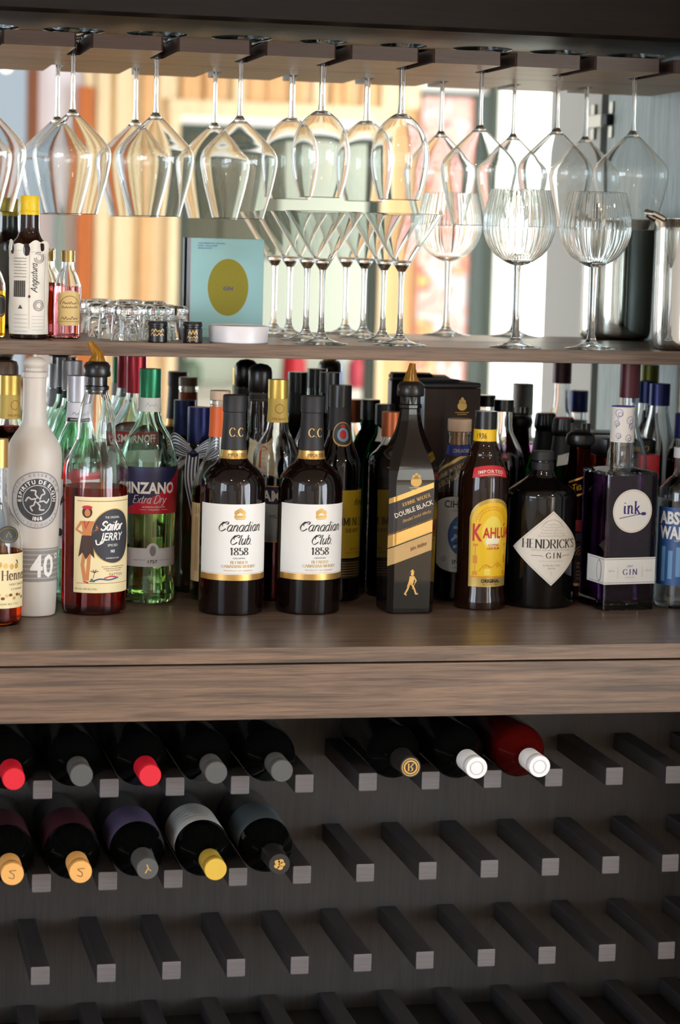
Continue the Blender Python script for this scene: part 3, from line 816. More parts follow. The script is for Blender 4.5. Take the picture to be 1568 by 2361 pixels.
spec = [('big', 'large angular wine glass hanging at the left photo edge, half cut off'), ('big', 'large angular wine glass hanging above the bitters bottle'),
        ('big', 'large angular wine glass hanging above the shot glasses'), ('big', 'large angular wine glass hanging above the gin book'),
        ('small', 'narrow tulip wine glass hanging, left one of the two tulip glasses'), ('small', 'narrow tulip wine glass hanging, right one of the two tulip glasses'),
        ('big', 'large angular wine glass hanging just right of the two tulip glasses'), ('big', 'large angular wine glass hanging above the two ribbed balloon glasses'),
        ('big', 'large angular wine glass hanging at the right, before the hinge and ice bucket')]
firsts = {}
for (kind, lab), x in zip(spec, gx):
    loc = (x, 0.46, RZ1 + 0.0158)
    if kind in firsts: dup(firsts[kind], loc, lab)
    else: firsts[kind] = hang(lab, loc, kind)

def martini(label, loc):
    t = thing('martini_glass', label, 'glass', loc, 0, 'martini glasses on the shelf')
    bo = [(5.2, 112), (8, 116), (14, 125), (20, 136), (60, 199.4)]
    bi = 126.0
    stem = [(6.5, 16), (4.6, 24), (4.0, 50), (4.1, 90), (4.6, 105), (5.2, 112)]
    stem_glass(t, bo, bi, stem, 41)
    return t
g0 = martini('clear martini glass at the shelf front, right beside the gin book', (0.4612, 0.385, ZS))
dup(g0, (0.5840, 0.385, ZS), 'clear martini glass at the shelf front, second from the gin book')
dup(g0, (0.4628, 0.510, ZS), 'clear martini glass behind the front one beside the gin book')
dup(g0, (0.5866, 0.510, ZS), 'clear martini glass in the back row, farther from the gin book')

def balloon(label, loc):
    t = thing('balloon_glass', label, 'glass', loc, 0, 'ribbed balloon gin glasses on the shelf')
    bo = smoothprof([(6, 126), (18, 130), (36, 142), (49, 160), (55.3, 183), (53.5, 209), (45.5, 241)], 7)
    bi = 132.5
    stem = [(7.5, 15), (5.4, 24), (4.6, 60), (5.2, 105), (5.8, 122), (6.0, 126)]
    stem_glass(t, bo, bi, stem, 41, seg=240, mod=lambda a, z: 1 + (0.009 * math.cos(44 * a) if 0.138 < z < 0.2405 else 0))
    return t
g0 = balloon('ribbed balloon gin glass, left one of the two on the shelf', (0.7645, 0.371, ZS))
dup(g0, (0.8865, 0.371, ZS), 'ribbed balloon gin glass nearest the steel ice bucket')

# ice bucket
t = thing('ice_bucket', 'polished steel wine cooler at the right end of the shelf', 'ice bucket', (1.0605, 0.393, ZS))
pr = smoothprof([(50, 0), (57, 3), (61, 12), (62, 40)], 5) + [(62.5, 170)] + smoothprof([(62.5, 180), (63, 190), (65.5, 199), (67, 204)], 4)
inn = [(66.6, 206), (65, 205.5), (62, 197), (60.5, 180), (60, 20), (55, 5), (0, 4)]
lathe_obj('bucket', t, mm([(0, 0)] + pr + inn), STEEL, 72)
b = MB()
b.tube([(-0.062, -0.022, 0.203), (-0.078, -0.018, 0.211), (-0.084, 0, 0.214), (-0.078, 0.018, 0.211), (-0.062, 0.022, 0.203)], 0.0045, STEEL, 10)
b.build('handle', t)

# shot glasses
def shot(label, loc):
    t = thing('shot_glass', label, 'glass', loc, 0, 'upturned shot glasses on the shelf')
    po = smoothprof([(22.5, 0), (23, 10), (21.5, 28), (20.5, 36)], 4) + smoothprof([(20.5, 38), (22, 42), (21.5, 47), (17, 51)], 4)
    pi_ = [(9, 50), (0, 49.4)]
    ins = [(0, 30), (13, 30), (16, 27), (19.5, 8), (20.8, 0)]
    def md(a, z): return 1 + (0.05 * math.cos(8 * a) if z > 0.036 else 0.02 * math.cos(8 * a) * (z / 0.036))
    b = MB(); b.lathe(mm(ins + po + pi_), GLASS, 64, md); fixn(b.build('tumbler', t))
    return t
s0 = None
for x, y, rz, lab in ((.1660, .402, 0, 'front one, nearest the shelf edge'), (.2140, .420, .2, 'second in the front, behind the left black cap'),
                      (.1520, .452, .1, 'left one in the middle row'), (.1995, .468, .3, 'centre one in the middle row'), (.2470, .462, .25, 'right one in the middle row, nearest the gin book'),
                      (.1420, .503, .15, 'left one in the back row by the mirror'), (.1890, .518, .05, 'centre one in the back row by the mirror'), (.2360, .514, .3, 'right one in the back row by the mirror')):
    lab = 'upturned clear shot glass, ' + lab
    if s0 is None: s0 = shot(lab, (x, y, ZS))
    else: dup(s0, (x, y, ZS), lab, None, rz)

# two small black stopper caps
def stopper_top(label, loc, txt):
    t = thing('bottle_cap', label, 'cap', loc, 0, 'black and gold caps lying on the shelf')
    R = 0.0145
    b = MB(); b.lathe(mm([(0, 0), (13.5, 0), (14.5, 1), (14.5, 21), (13.4, 22), (13.4, 24), (14.8, 25), (14.8, 29.5), (13.8, 31), (0, 31)]), BLKCAP, 40); b.build('cap_body', t)
    L = Lab(cyl(R, -0.15))
    if txt == 'slant':
        for q in range(2): L.scribble(-.010, .010, .010 + q * .006, .005, GOLDP, 1, .0012, q + 2)
    else:
        L.scribble(-.006, .007, .013, .006, GOLDP, 1, .0014, 5); L.scribble(-.008, .008, .007, .004, GOLDP, 1, .001, 6); L.scribble(-.006, .006, .004, .002, GOLDP, 1, .0006, 7)
    L.build('cap_print', t)
stopper_top('small black cap with slanted gold writing, left of the two before the shot glasses', (0.2069, 0.353, ZS), 'slant')
stopper_top('small black cap with gold writing, nearest the white tin', (0.2594, 0.353, ZS), 'upright')

# white tin
t = thing('tin', 'round white tin lying on the shelf before the gin book', 'tin', (0.3330, 0.379, ZS))
WTIN = pmat('white enamel', (236, 234, 238), 0.3)
lathe_obj('tin_body', t, mm([(0, 0), (43, 0), (44.5, 1.5), (44.5, 14), (0, 14)]), WTIN)
lathe_obj('lid', t, mm([(0, 14), (45.2, 14), (45.2, 24), (44, 26), (40, 26.3), (40, 25.6), (0, 25.6)]), WTIN)

# gin book
t = thing('book', 'pale blue gin recipe book with olive oval standing on the shelf', 'book', (0.341, 0.556, ZS), 0.05)
BLUEC = pmat('pale blue cover', (160, 208, 208), 0.55); OLV = pmat('olive disc', (150, 140, 24), 0.6); NAVY = pmat('navy print', (38, 50, 150), 0.5); GREYC = pmat('grey spine', (188, 186, 190), 0.6)
hwb, th, hb = 0.0585, 0.014, 0.155
b = MB(); b.box((-hwb + 0.001, -th + 0.0015, 0.002), (hwb - 0.002, th - 0.002, hb - 0.002), pmat('page edges', (236, 232, 222), 0.8)); fixn(b.build('page_block', t))
b = MB(); b.bbox((-hwb, -th, 0), (hwb, -th + 0.002, hb), BLUEC, 0.0006); b.bbox((-hwb, th - 0.002, 0), (hwb, th, hb), BLUEC, 0.0006); b.bbox((-hwb - 0.001, -th, 0), (-hwb + 0.001, th, hb), GREYC, 0.0006); fixn(b.build('cover', t))
L = Lab(face((0, -th, 0), (1, 0, 0), (0, -1, 0)))
L.disc(0.0015, 0.079, 0.0325, 0.0445, OLV, 0, 40)
L.text('GIN', 0.0015, 0.0745, 0.0060, NAVY, 1, bold=.012, width=0.0150)
for i, s_ in enumerate(('THE ESSENTIAL RECIPES', 'EVERY GIN LOVER', 'SHOULD KNOW')): L.text(s_, -0.048, 0.146 - i * 0.0038, 0.0021, NAVY, 1, align='L', width=(0.0435, 0.031, 0.0225)[i])
L.line([(-hwb + .002, 0.013), (hwb - .002, 0.013)], 0.0003, NAVY, 0)
L.text('Coc', -0.05, 0.004, 0.005, NAVY, 1, 'serif', align='L')
L.build('cover_print', t)
L = Lab(face((-hwb - 0.001, 0, 0), (0, -1, 0), (-1, 0, 0))); L.text('GIN', 0.002, 0.05, 0.007, WHITE, 1, rot=PI / 2); L.build('spine_print', t)

# ------------------------------------------------------------------ spirit bottles on the counter
def btl(name, label, x, y, z=ZC, rz=0.0, group='spirit bottles on the counter', cat='bottle'):
    return thing(name, label, cat, (x, y, z), rz, group)
def body(t, pr, mat=GLASS, hollow=True, seg=64, name='glass_body', mod=None):
    return lathe_obj(name, t, shell(pr) if hollow else solid(pr), mat, seg, mod)
def liquid(t, pr, level, mat): return lathe_obj('liquid', t, fill(pr, level), mat, 64)
def cap(t, r, z0, z1, mat, rings=5, name='screw_cap'): return lathe_obj(name, t, mm(screw(r * 1000, z0 * 1000, z1 * 1000, rings)) if rings else mm([(0, z0 * 1000), (r * 1000, z0 * 1000), (r * 1000, z1 * 1000 - 1), (r * 1000 - 1, z1 * 1000), (0, z1 * 1000)]), mat, 48)
def band(t, pr, z0, z1, mat, name, off=0.0004, lay=None, a0=0.0):
    """a foil or paper sleeve that follows the neck."""
    zs_ = [z0 + (z1 - z0) * i / 8 for i in range(9)]
    b = MB(); b.lathe([(prof_r(pr, z0) - .0005, z0)] + [(prof_r(pr, z) + off, z) for z in zs_] + [(prof_r(pr, z1) - .0005, z1)], mat, 48)
    if lay:
        Rm = prof_r(pr, (z0 + z1) / 2) + off
        pm = lambda u, v, o: ((prof_r(pr, v) + off + o) * math.sin(a0 + u / Rm), -(prof_r(pr, v) + off + o) * math.cos(a0 + u / Rm), v)
        L = Lab(pm); L.mb = b; lay(L)
    return b.build(name, t)
D2R = PI / 180
AMBL = gmat('amber rum', (176, 76, 30), 1.36)
REDL = gmat('red aperitif', (205, 40, 50), 1.36)
YELL = gmat('pale vermouth', (240, 242, 212), 1.36)
WATER = gmat('clear spirit', (248, 250, 250), 1.33)
COGN = gmat('cognac', (170, 84, 20), 1.36)
DKRED = gmat('dark red liqueur', (92, 16, 24), 1.36)
PURP = gmat('violet gin', (170, 142, 172), 1.36)
BLUEL = gmat('pale blue glass', (160, 200, 232), 1.45)

# Canadian whisky, two of a kind
PR_CC = prof([(45, 0), (47.5, 2), (48, 6), (48, 184), (48, 186, 1), (45.5, 200, 1), (37, 213, 1), (26, 222, 1), (20, 231, 1), (18.6, 242, 1), (17.2, 262), (15.8, 298), (15.8, 320)])
WISK = pmat('dark whisky in glass', (15, 6, 5), 0.05, spec=0.5)
def cc(label, loc, rz):
    t = btl('whisky_bottle', label, *loc[:2], rz=rz, group='dark whisky bottles with white labels')
    body(t, PR_CC, WISK, False)
    lathe_obj('cap', t, mm([(0, 297), (16.2, 297), (17.4, 298), (17.4, 320), (16.4, 322), (0, 322)]), BLKMAT, 48)
    band(t, PR_CC, .242, .297, BLKMAT, 'neck_label', .0005, lambda L: L.text('C.C', 0.000, .262, .0125, GOLDP, 1, 'serif', width=.022))
    band(t, PR_CC, .229, .2415, GOLD, 'neck_band', .0006, lambda L: L.text('IMPORTED', 0.0, .2325, .0052, INKB, 1, width=.026))
    L = Lab(cyl(0.048))
    w0, w1 = -0.068, 0.066
    L.rect(w0, .0525, w1, .165, WHITE, 0, 44); L.rect(w0, .0525, w1, .0615, GOLD, 1, 44)
    L.line([(w0, .063), (w1, .063)], .0005, GOLDP, 1)
    for k in range(5): L.disc(-.006 + k * .003, .1515 + (.003 if k in (1, 2, 3) else .001) + (.0015 if k == 2 else 0), .0026, .0036, GOLDP, 1, 10)
    L.rect(-.0085, .1445, .0085, .1490, GOLDP, 1); L.rect(-.007, .1425, .007, .1440, GOLDP, 1)
    L.text('Canadian', 0.001, .1255, .0135, INKB, 2, 'script', width=.068)
    L.text('Club.', 0.002, .106, .0135, INKB, 2, 'script', width=.034)
    L.text('1858', 0.0, .0905, .0105, INKB, 2, 'serif', width=.0275)
    GR = pmat('grey print', (120, 112, 108), .6)
    L.text('ORIGINAL', 0, .0845, .0026, GR, 2, width=.019)
    L.text('BLENDED', 0, .0775, .0042, GOLDP, 2, 'serif', width=.026)
    L.text('CANADIAN WHISKY', 0, .0715, .0042, GOLDP, 2, 'serif', width=.052)
    L.text('PRODUCT OF CANADA', 0, .0662, .0025, GOLDP, 2, width=.044)
    L.build('label', t)
    return t
c0 = cc('dark whisky bottle with white label, left one of the identical pair', (0.3150, 0.294), 4 * D2R)
dup(c0, (0.4325, 0.296, ZC), 'dark whisky bottle with white label, right one of the identical pair', None, 9 * D2R)

# pourers
def pourer(t, z, tip, rc=.020, lean=(0, 0)):
    pc = lathe_obj('pourer_collar', t, mm([(0, z * 1e3 - 26), (13.5, z * 1e3 - 26), (15, z * 1e3 - 1), (rc * 1e3 - 1, z * 1e3), (rc * 1e3, z * 1e3 + 2), (rc * 1e3 - .6, z * 1e3 + 15), (rc * 1e3 - 4, z * 1e3 + 20), (rc * 1e3 - 8, z * 1e3 + 22), (0, z * 1e3 + 22)]), BLKCAP, 40)
    b = MB()
    p0 = Vector((0, 0, z + .018)); p3 = Vector(tip)
    p1 = p0 + Vector((0, 0, .014)); p2 = p1.lerp(p3, .45)
    b.tube([p0, p0 + Vector((0, 0, .006)), p1, p2, p3, p3 + (p3 - p2).normalized() * .001], [.013, .0115, .0085, .0062, .0048, .0046], AMBER, 16)
    b.tube([p0 + Vector((.007, 0, .002)), p1 + Vector((.006, 0, 0)), p2 + Vector((.005, 0, .0))], [.003, .0026, .0022], AMBER, 10)
    b.build('pour_spout', pc)

# spiced rum with pourer
PR_SJ = prof([(42, 0), (46, 3), (47.3, 9), (47.5, 204), (47.5, 206, 1), (45, 222, 1), (37, 238, 1), (29.5, 254, 1), (28, 266), (27.5, 280, 1), (24, 300, 1), (18.5, 318, 1), (16.2, 326), (17, 328), (17, 332), (15.2, 333), (15.2, 346)])
t = btl('rum_bottle', 'spiced rum bottle with amber pourer and cream dancer label', 0.1125, 0.303)
body(t, PR_SJ); liquid(t, PR_SJ, .186, AMBL)
pourer(t, .346, (-.010, .004, .3945))
lathe_obj('neck_ring', t, mm([(15.2, 326.5), (17.6, 327), (17.6, 331.5), (15.2, 332)]), BLKCAP, 40)
L = Lab(cyl(.0475, -.35))
u0, u1 = -.0205, .080
L.rect(u0, .034, u1, .174, CREAM, 0, 40)
BRN = pmat('brown print', (120, 70, 40), .6); SKIN = pmat('tan print', (206, 130, 72), .6); HAIR = pmat('dark hair print', (66, 40, 30), .6)
L.line([(u0 + .005, .168), (u1, .168)], .0008, BRN); L.line([(u0 + .005, .048), (u1, .048)], .0006, BRN)
# plain stylised dancing figure
L.disc(.000, .152, .0075, .0085, HAIR, 1, 14); L.disc(.0005, .151, .0042, .0055, SKIN, 2, 12); L.disc(.000, .159, .0075, .0028, REDP, 3, 12)
L.poly([(-.0085, .139), (.009, .139), (.0055, .116), (-.0055, .116)], [[0, 1, 2, 3]], SKIN, 1)
L.line([(-.008, .138), (-.0165, .126), (-.005, .120), (.010, .124)], .0042, SKIN, 2); L.line([(.008, .138), (.0155, .128), (.006, .122)], .0042, SKIN, 2)
L.line([(-.004, .139), (-.002, .128), (.003, .139)], .0018, REDP, 3)
L.poly([(-.0075, .118), (-.0035, .118), (.0005, .118), (.0045, .118), (.0075, .118), (-.0125, .086), (-.006, .093), (-.001, .083), (.005, .092), (.0115, .085)], [[0, 5, 6, 1], [1, 6, 7, 2], [2, 7, 8, 3], [3, 8, 9, 4]], HAIR, 3)
L.line([(-.003, .095), (-.006, .075), (-.002, .052)], .0055, SKIN, 2); L.line([(.004, .095), (.003, .075), (.001, .052)], .005, SKIN, 2)
L.line([(-.004, .051), (.003, .049)], .0022, REDP, 3)
L.disc(.040, .117, .0350, .0405, GOLDP, 1, 36); L.disc(.040, .117, .0335, .0392, pmat('slate print', (52, 52, 58), .6), 2, 36)
L.text('THE ORIGINAL', .038, .143, .0034, WHITE, 3, width=.024)
L.text('Sailor', .037, .126, .0125, WHITE, 3, 'script', width=.036, w=.16, tmin=.08)
L.text('JERRY', .037, .111, .0115, WHITE, 3, 'sans', width=.036, slant=.25, bold=.02)
L.line([(.013, .112), (.015, .105), (.023, .108), (.025, .114)], .0018, WHITE, 3, True)
L.text('SPICED', .039, .102, .0036, WHITE, 3, width=.017); L.text('NO', .039, .093, .0042, WHITE, 3, width=.007, bold=.03)
L.small('CARIBBEAN RUM', .039, .084, .002, WHITE, 3, .022)
for i, s_ in enumerate(('SPICED CARIBBEAN RUM', 'NORMAN COLLINS FATHER OF', 'THE OLD SCHOOL')): L.small(s_, .042, .0715 - i * .003, .0018, BRN, 1, .040 - .006 * i)
L.text('TATTOO', .046, .0585, .0045, BRN, 1, width=.026)
L.poly([(.004, .050), (.013, .050), (.008, .056)], [[0, 1, 2]], pmat('green print', (80, 120, 50), .6), 1)
L.line([(.010, .0515), (.020, .0545), (.034, .053), (.050, .056)], .0022, pmat('blue print', (60, 80, 150), .6), 1, True); L.line([(.026, .0555), (.036, .0578), (.046, .0565)], .0018, REDP, 2, True)
L.line([(.010, .056), (.012, .064)], .0008, BRN, 1)
for a in (.4, 1.2, 2.0, 2.8): L.line([(.012, .064), (.012 + .006 * math.cos(a), .064 + .0035 * math.sin(a) + .001)], .0011, HAIR, 1)
L.small('40% VOL. 40% ALC./VOL.', -.001, .0385, .0026, BRN, 1, .034)
L.build('label', t)

# white pisco bottle
PR_EQ = prof([(30, 0), (33, 2), (34, 8), (36, 80), (39, 170), (40.2, 215), (40.5, 226, 1), (38.5, 244, 1), (29, 262, 1), (20, 276, 1), (17, 294, 1), (16.4, 320), (16.8, 344), (18.2, 345), (18.2, 352), (16.5, 353), (14, 354)])
FROST = pmat('frosted white glass', (204, 197, 187), 0.42, spec=0.4)
t = btl('pisco_bottle', 'frosted white pisco bottle with round black sun emblem and knob stopper', 0.0205, 0.281)
body(t, PR_EQ, FROST, False)
lathe_obj('stopper', t, mm([(0, 352), (13, 352), (13, 358), (16, 361), (17, 364), (17, 366), (15, 370), (9, 373.5), (3, 374), (3, 377), (0, 378)]), FROST, 40)
SLV = pmat('grey black print', (54, 54, 56), .5); GRYP = pmat('pale grey print', (196, 192, 190), .5); GRY2 = pmat('mid grey print', (128, 126, 124), .5)
L = Lab(cyl(lambda z: prof_r(PR_EQ, z), 1 * D2R)); L.pm.Rm = .0395
ce = .171
L.ring(.002, ce, .0405, .0014, GRY2, 1); L.ring(.002, ce, .036, .007, GRYP, 0)
L.disc(.002, ce, .0315, .0315, SLV, 1, 40); L.ring(.002, ce, .0215, .0012, GRYP, 2); L.ring(.002, ce, .0315, .0008, GRYP, 2)
for k in range(6):
    a = k * PI / 3 + .4
    L.line([(.002 + .004 * math.cos(a), ce + .004 * math.sin(a)), (.002 + .009 * math.cos(a + .5), ce + .009 * math.sin(a + .5)), (.002 + .014 * math.cos(a + .35), ce + .014 * math.sin(a + .35)), (.002 + .0175 * math.cos(a + .75), ce + .0175 * math.sin(a + .75))], .0022, GRYP, 2, True)
L.ring(.002, ce, .0035, .0014, GRYP, 2, n=16)
L.arc('ESPIRITU DE ELQUI', .002, ce, .0238, .0058, WHITE, 2, PI / 2, spread=3.4, bold=.03)
L.arc('1868', .002, ce, .0295, .0055, WHITE, 2, -PI / 2, True, bold=.03)
L.arc('PISCO RESERVADO', .002, ce, .0345, .0042, GRY2, 2, PI / 2, spread=2.7)
L.arc('VALLE DE ELQUI EN MIL', .002, ce, .0378, .003, GRY2, 2, -PI / 2, True, spread=2.4)
L.build('emblem', t)
L = Lab(cyl(lambda z: prof_r(PR_EQ, z), 1 * D2R)); L.pm.Rm = .0395
L.rect(-.020, .052, .058, .101, pmat('grey printed block', (142, 138, 134), .5), 0, 30)
for i in range(14): L.line([(-.020, .054 + i * .0034), (.058, .054 + i * .0034)], .0008, GRYP if i % 2 else GRY2, 1)
L.text('40', .012, .0595, .0335, WHITE, 2, 'sans', width=.040, bold=.02); L.ring(.0385, .089, .0030, .0016, WHITE, 2, n=16)
L.build('label', t)

# cognac at the left edge
PR_HE = prof([(33, 0), (36, 3), (37, 8), (37, 118), (36.8, 122, 1), (33, 140, 1), (22, 156, 1), (15.5, 172, 1), (14.5, 190), (14.5, 235)])
t = btl('cognac_bottle', 'cognac bottle with cream label and dark seal, cut off by the left photo edge', -0.0375, 0.205)
body(t, PR_HE); liquid(t, PR_HE, .105, COGN)
cap(t, .0155, .222, .262, GOLD)
L = Lab(cyl(.037, 8 * D2R)); L.rect(-.030, .026, .075, .103, CREAM, 0, 38)
L.text('Hennessy', .031, .066, .0135, pmat('bronze print', (92, 62, 36), .6), 1, 'serif', width=.062)
L.text('VERY SPECIAL', .028, .058, .003, BRN, 1, width=.034); L.text('COGNAC', .026, .0515, .003, BRN, 1, width=.024)
for k in range(9): L.disc(-.010 + k * .006, .043 + .003 * math.sin(k * 2.2), .003, .0022, GOLDP if k % 2 else BRN, 1, 10)
for k in range(5): L.disc(-.012 + k * .009, .087 + .002 * math.cos(k), .0035, .004, GOLDP, 1, 10)
L.line([(.022, .082), (.026, .090), (.023, .094)], .0018, INKB, 1, True); L.small('FONDEE EN 1765', .008, .031, .0022, BRN, 1, .04)
L.build('label', t)
L = Lab(cyl(lambda z: prof_r(PR_HE, z), 18 * D2R)); L.pm.Rm = .034
L.disc(.004, .130, .017, .012, SLV, 0, 24); L.ring(.004, .130, .0135, .001, pmat('olive print', (120, 116, 40), .5), 1, ry=.0095); L.line([(0, .127), (.004, .134), (.008, .126)], .0018, MC['olive print'], 1)
L.build('seal', t)

# vermouth
PR_CI = prof([(40, 0), (42, 3), (42.5, 14), (40.5, 40), (40.5, 80), (42, 150), (43.8, 196), (44, 202, 1), (42, 220, 1), (34, 246, 1), (22, 268, 1), (17.2, 284, 1), (16.2, 300), (15.6, 346)])
t = btl('vermouth_bottle', 'clear vermouth bottle with green cap and blue red label', 0.2050, 0.410)
body(t, PR_CI, GREENG); liquid(t, PR_CI, .206, YELL)
cap(t, .0165, .309, .352, pmat('green foil', (24, 112, 74), .3, .5))
band(t, PR_CI, .288, .3088, pmat('white neck paper', (226, 232, 232), .5), 'neck_label', .0008, lambda L: L.scribble(-.008, .010, .296, .006, GRY2, 1))
NVY = pmat('deep navy paper', (34, 36, 78), .45); CRM = pmat('crimson paper', (190, 26, 52), .45)
L = Lab(cyl(lambda z: prof_r(PR_CI, z) , 2 * D2R)); L.pm.Rm = .0425
L.rect(-.062, .136, .062, .207, NVY, 0, 40)
L.cols(-.062, .062, .136, lambda u: .1365 + max(0.0, min(.0695, (u + .022) * .95 if u > .01 else (u + .062) * .42)), CRM, 1, 40)
L.text('CINZANO', -.008, .1675, .0170, WHITE, 3, 'sans', width=.088, bold=.035)
L.text('Extra Dry', -.006, .1525, .0115, pmat('silver print', (206, 206, 210), .4), 3, 'script', width=.052)
L.small('AUTENTICA SPECIALITA', .002, .1455, .0025, WHITE, 3, .036); L.small('ITALIANA', .002, .1415, .0024, WHITE, 3, .017)
L.line([(-.020, .1425), (-.009, .1425)], .0004, WHITE, 3); L.line([(.013, .1425), (.024, .1425)], .0004, WHITE, 3)
L.build('label', t)
L = Lab(cyl(lambda z: prof_r(PR_CI, z) , 2 * D2R)); L.pm.Rm = .0425
L.rect(-.060, .056, .060, .084, MC['silver print'], 0, 36); L.disc(.0015, .080, .0105, .012, MC['silver print'], 1, 18); L.disc(.0015, .080, .005, .008, GRY2, 2, 14)
L.text('1757', .0015, .0615, .0048, INKB, 2, 'sans', width=.015, bold=.02); L.line([(-.03, .066), (-.01, .066)], .0006, GRY2, 2); L.line([(.013, .066), (.033, .066)], .0006, GRY2, 2)
L.build('strip_label', t)

# vodka behind it
PR_SM = prof([(37, 0), (39, 3), (39.5, 10), (39.5, 240), (39.5, 243, 1), (37, 256, 1), (26, 278, 1), (17, 296, 1), (15, 312), (14.8, 350)])
t = btl('vodka_bottle', 'clear vodka bottle with red cap behind the green-capped vermouth', 0.1985, 0.522)
body(t, PR_SM); cap(t, .0158, .308, .3645, pmat('red foil', (150, 22, 38), .3, .5))
L = Lab(cyl(.0395, -2 * D2R)); L.rect(-.05, .15, .05, .222, WHITE, 0, 30)
L.cols(-.05, .05, lambda u: .226 + .008 * math.cos(u * 30), lambda u: .250 + .0 * u, pmat('vodka red', (176, 34, 44), .5), 1, 30)
L.text('SMIRNOFF', 0, .2335, .0125, WHITE, 2, 'sans', width=.068, bold=.02); L.small('VODKA', 0, .19, .008, REDP, 2, .03)
L.build('label', t)

# two white rums
PR_BA = prof([(36, 0), (38, 3), (38.5, 10), (38.5, 200), (38.5, 204, 1), (36.5, 222, 1), (28, 246, 1), (19, 266, 1), (15.5, 284, 1), (14.8, 300), (14.5, 332)])
GCAP = pmat('silver grey foil', (182, 180, 186), .35, .4)
t = btl('rum_bottle', 'clear white rum bottle with silver grey cap, behind the pourer rum', 0.0980, 0.428)
body(t, PR_BA, GREENG); liquid(t, PR_BA, .21, WATER)
cap(t, .0165, .300, .339, GCAP)
WRC = pmat('white cap paper', (222, 220, 226), .5)
band(t, PR_BA, .270, .299, WRC, 'neck_label', .001, lambda L: (L.scribble(-.010, .012, .281, .009, INKB, 1, .0006, 4), L.rect(-.017, .2705, .017, .2765, INKB, 1, 16), L.text('WHITE RUM', -.001, .2722, .003, WHITE, 2, width=.022)))
L = Lab(cyl(.0385, -14 * D2R)); L.rect(-.042, .080, .05, .185, WHITE, 0, 30); L.rect(-.042, .185, .05, .196, REDP, 0, 30); L.disc(0, .19, .011, .012, REDP, 1, 16)
L.text('BACARDI', .004, .146, .0145, INKB, 2, 'sans', width=.066, bold=.03); L.small('CARTA BLANCA', .004, .134, .005, INKB, 2, .04); L.disc(-.020, .105, .005, .006, INKB, 2, 14); L.small('SUPERIOR WHITE RUM', .006, .096, .004, GRY2, 2, .05)
L.build('label', t)
t = btl('rum_bottle', 'taller clear rum bottle with dull grey cap near the mirror, behind the white rum', 0.1005, 0.535)
PR_BB = prof([(35, 0), (37, 3), (37, 225), (36, 240, 1), (27, 264, 1), (17, 286, 1), (14.5, 302), (14.5, 350)])
body(t, PR_BB, GREENG); cap(t, .0162, .310, .3555, pmat('dull grey foil', (150, 150, 152), .4, .4)); band(t, PR_BB, .298, .309, INKB, 'neck_label', .001)

# aperitif bottles with gold caps
PR_CA = prof([(34, 0), (36.5, 3), (37, 10), (36.5, 205), (36.5, 209, 1), (35, 226, 1), (27, 244, 1), (19, 258, 1), (15.3, 274, 1), (14.4, 290), (14.2, 330)])
GOLDC = pmat('gold cap', (206, 172, 84), .35, .6); YGP = pmat('gold neck paper', (206, 178, 84), .5)
def campari(label, x, y, rz, lvl):
    t = btl('aperitif_bottle', label, x, y, rz=rz, group='red aperitif bottles with gold caps')
    body(t, PR_CA); liquid(t, PR_CA, lvl, REDL)
    cap(t, .0158, .309, .338, GOLDC)
    def neck(L): L.text('MILANO', -.000, .2765, .0042, pmat('orange print', (190, 100, 40), .6), 1, width=.021); L.disc(0, .294, .007, .0075, MC['orange print'], 1, 16); L.disc(0, .294, .0058, .0062, YGP, 2, 16)
    band(t, PR_CA, .273, .3088, YGP, 'neck_label', .001, neck)
    L = Lab(cyl(.0365, 0))
    L.rect(-.05, .150, .05, .176, NVY, 0, 30); L.line([(-.05, .177), (.05, .177)], .0016, GOLDP, 0)
    L.text('CAMPARI', 0, .1545, .0165, WHITE, 1, 'sans', width=.084, bold=.03)
    L.rect(-.035, .092, .035, .1495, pmat('silver paper', (176, 186, 190), .4), 0, 24); L.small('MILANO', 0, .128, .006, NVY, 1, .03); L.line([(-.035, .092), (.035, .092)], .0016, GOLDP, 1)
    L.build('label', t)
    return t
campari('red aperitif bottle with gold cap between the twin whisky bottles', 0.4035, 0.418, 0.0, .098)
campari('red aperitif bottle with gold cap behind the white pisco bottle', -0.0030, 0.432, 25 * D2R, .262)
# wooden knob bottle
t = btl('brandy_bottle', 'bottle with round brown wooden stopper near the mirror at the left edge', -0.0025, 0.530)
PR_KN = prof([(35, 0), (38, 3), (38, 200), (37, 220, 1), (26, 244, 1), (16, 268, 1), (14, 290), (14, 322)])
body(t, PR_KN, GLASS); liquid(t, PR_KN, .18, AMBL)
lathe_obj('stopper', t, mm([(0, 316), (17, 316), (19.5, 320), (19.5, 346), (17, 353), (10, 355), (0, 355.5)]), wood('walnut stopper', (122, 92, 66), (86, 62, 46), 'Z', .5), 40)

# gin with striped bow
PR_BO = prof([(36, 0), (38.5, 3), (39, 10), (39, 172), (39, 176, 1), (36.5, 196, 1), (26, 214, 1), (17.5, 226, 1), (15, 236), (14.6, 284)])
t = btl('gin_bottle', 'dark green gin bottle with navy cap and striped ribbon bow', 0.2955, 0.505)
body(t, PR_BO, pmat('dark olive glass', (26, 34, 16), .08, spec=.6, coat=.5), False)
cap(t, .0178, .232, .288, pmat('navy foil', (26, 32, 86), .35, .5))
STR = bpy.data.materials.new('striped ribbon'); STR.use_nodes = True
nt = STR.node_tree; at = nt.nodes.new('ShaderNodeAttribute'); at.attribute_name = 'across'
ma = nt.nodes.new('ShaderNodeMath'); ma.operation = 'PINGPONG'; ma.inputs[1].default_value = .5
mb_ = nt.nodes.new('ShaderNodeMath'); mb_.operation = 'GREATER_THAN'; mb_.inputs[1].default_value = .25
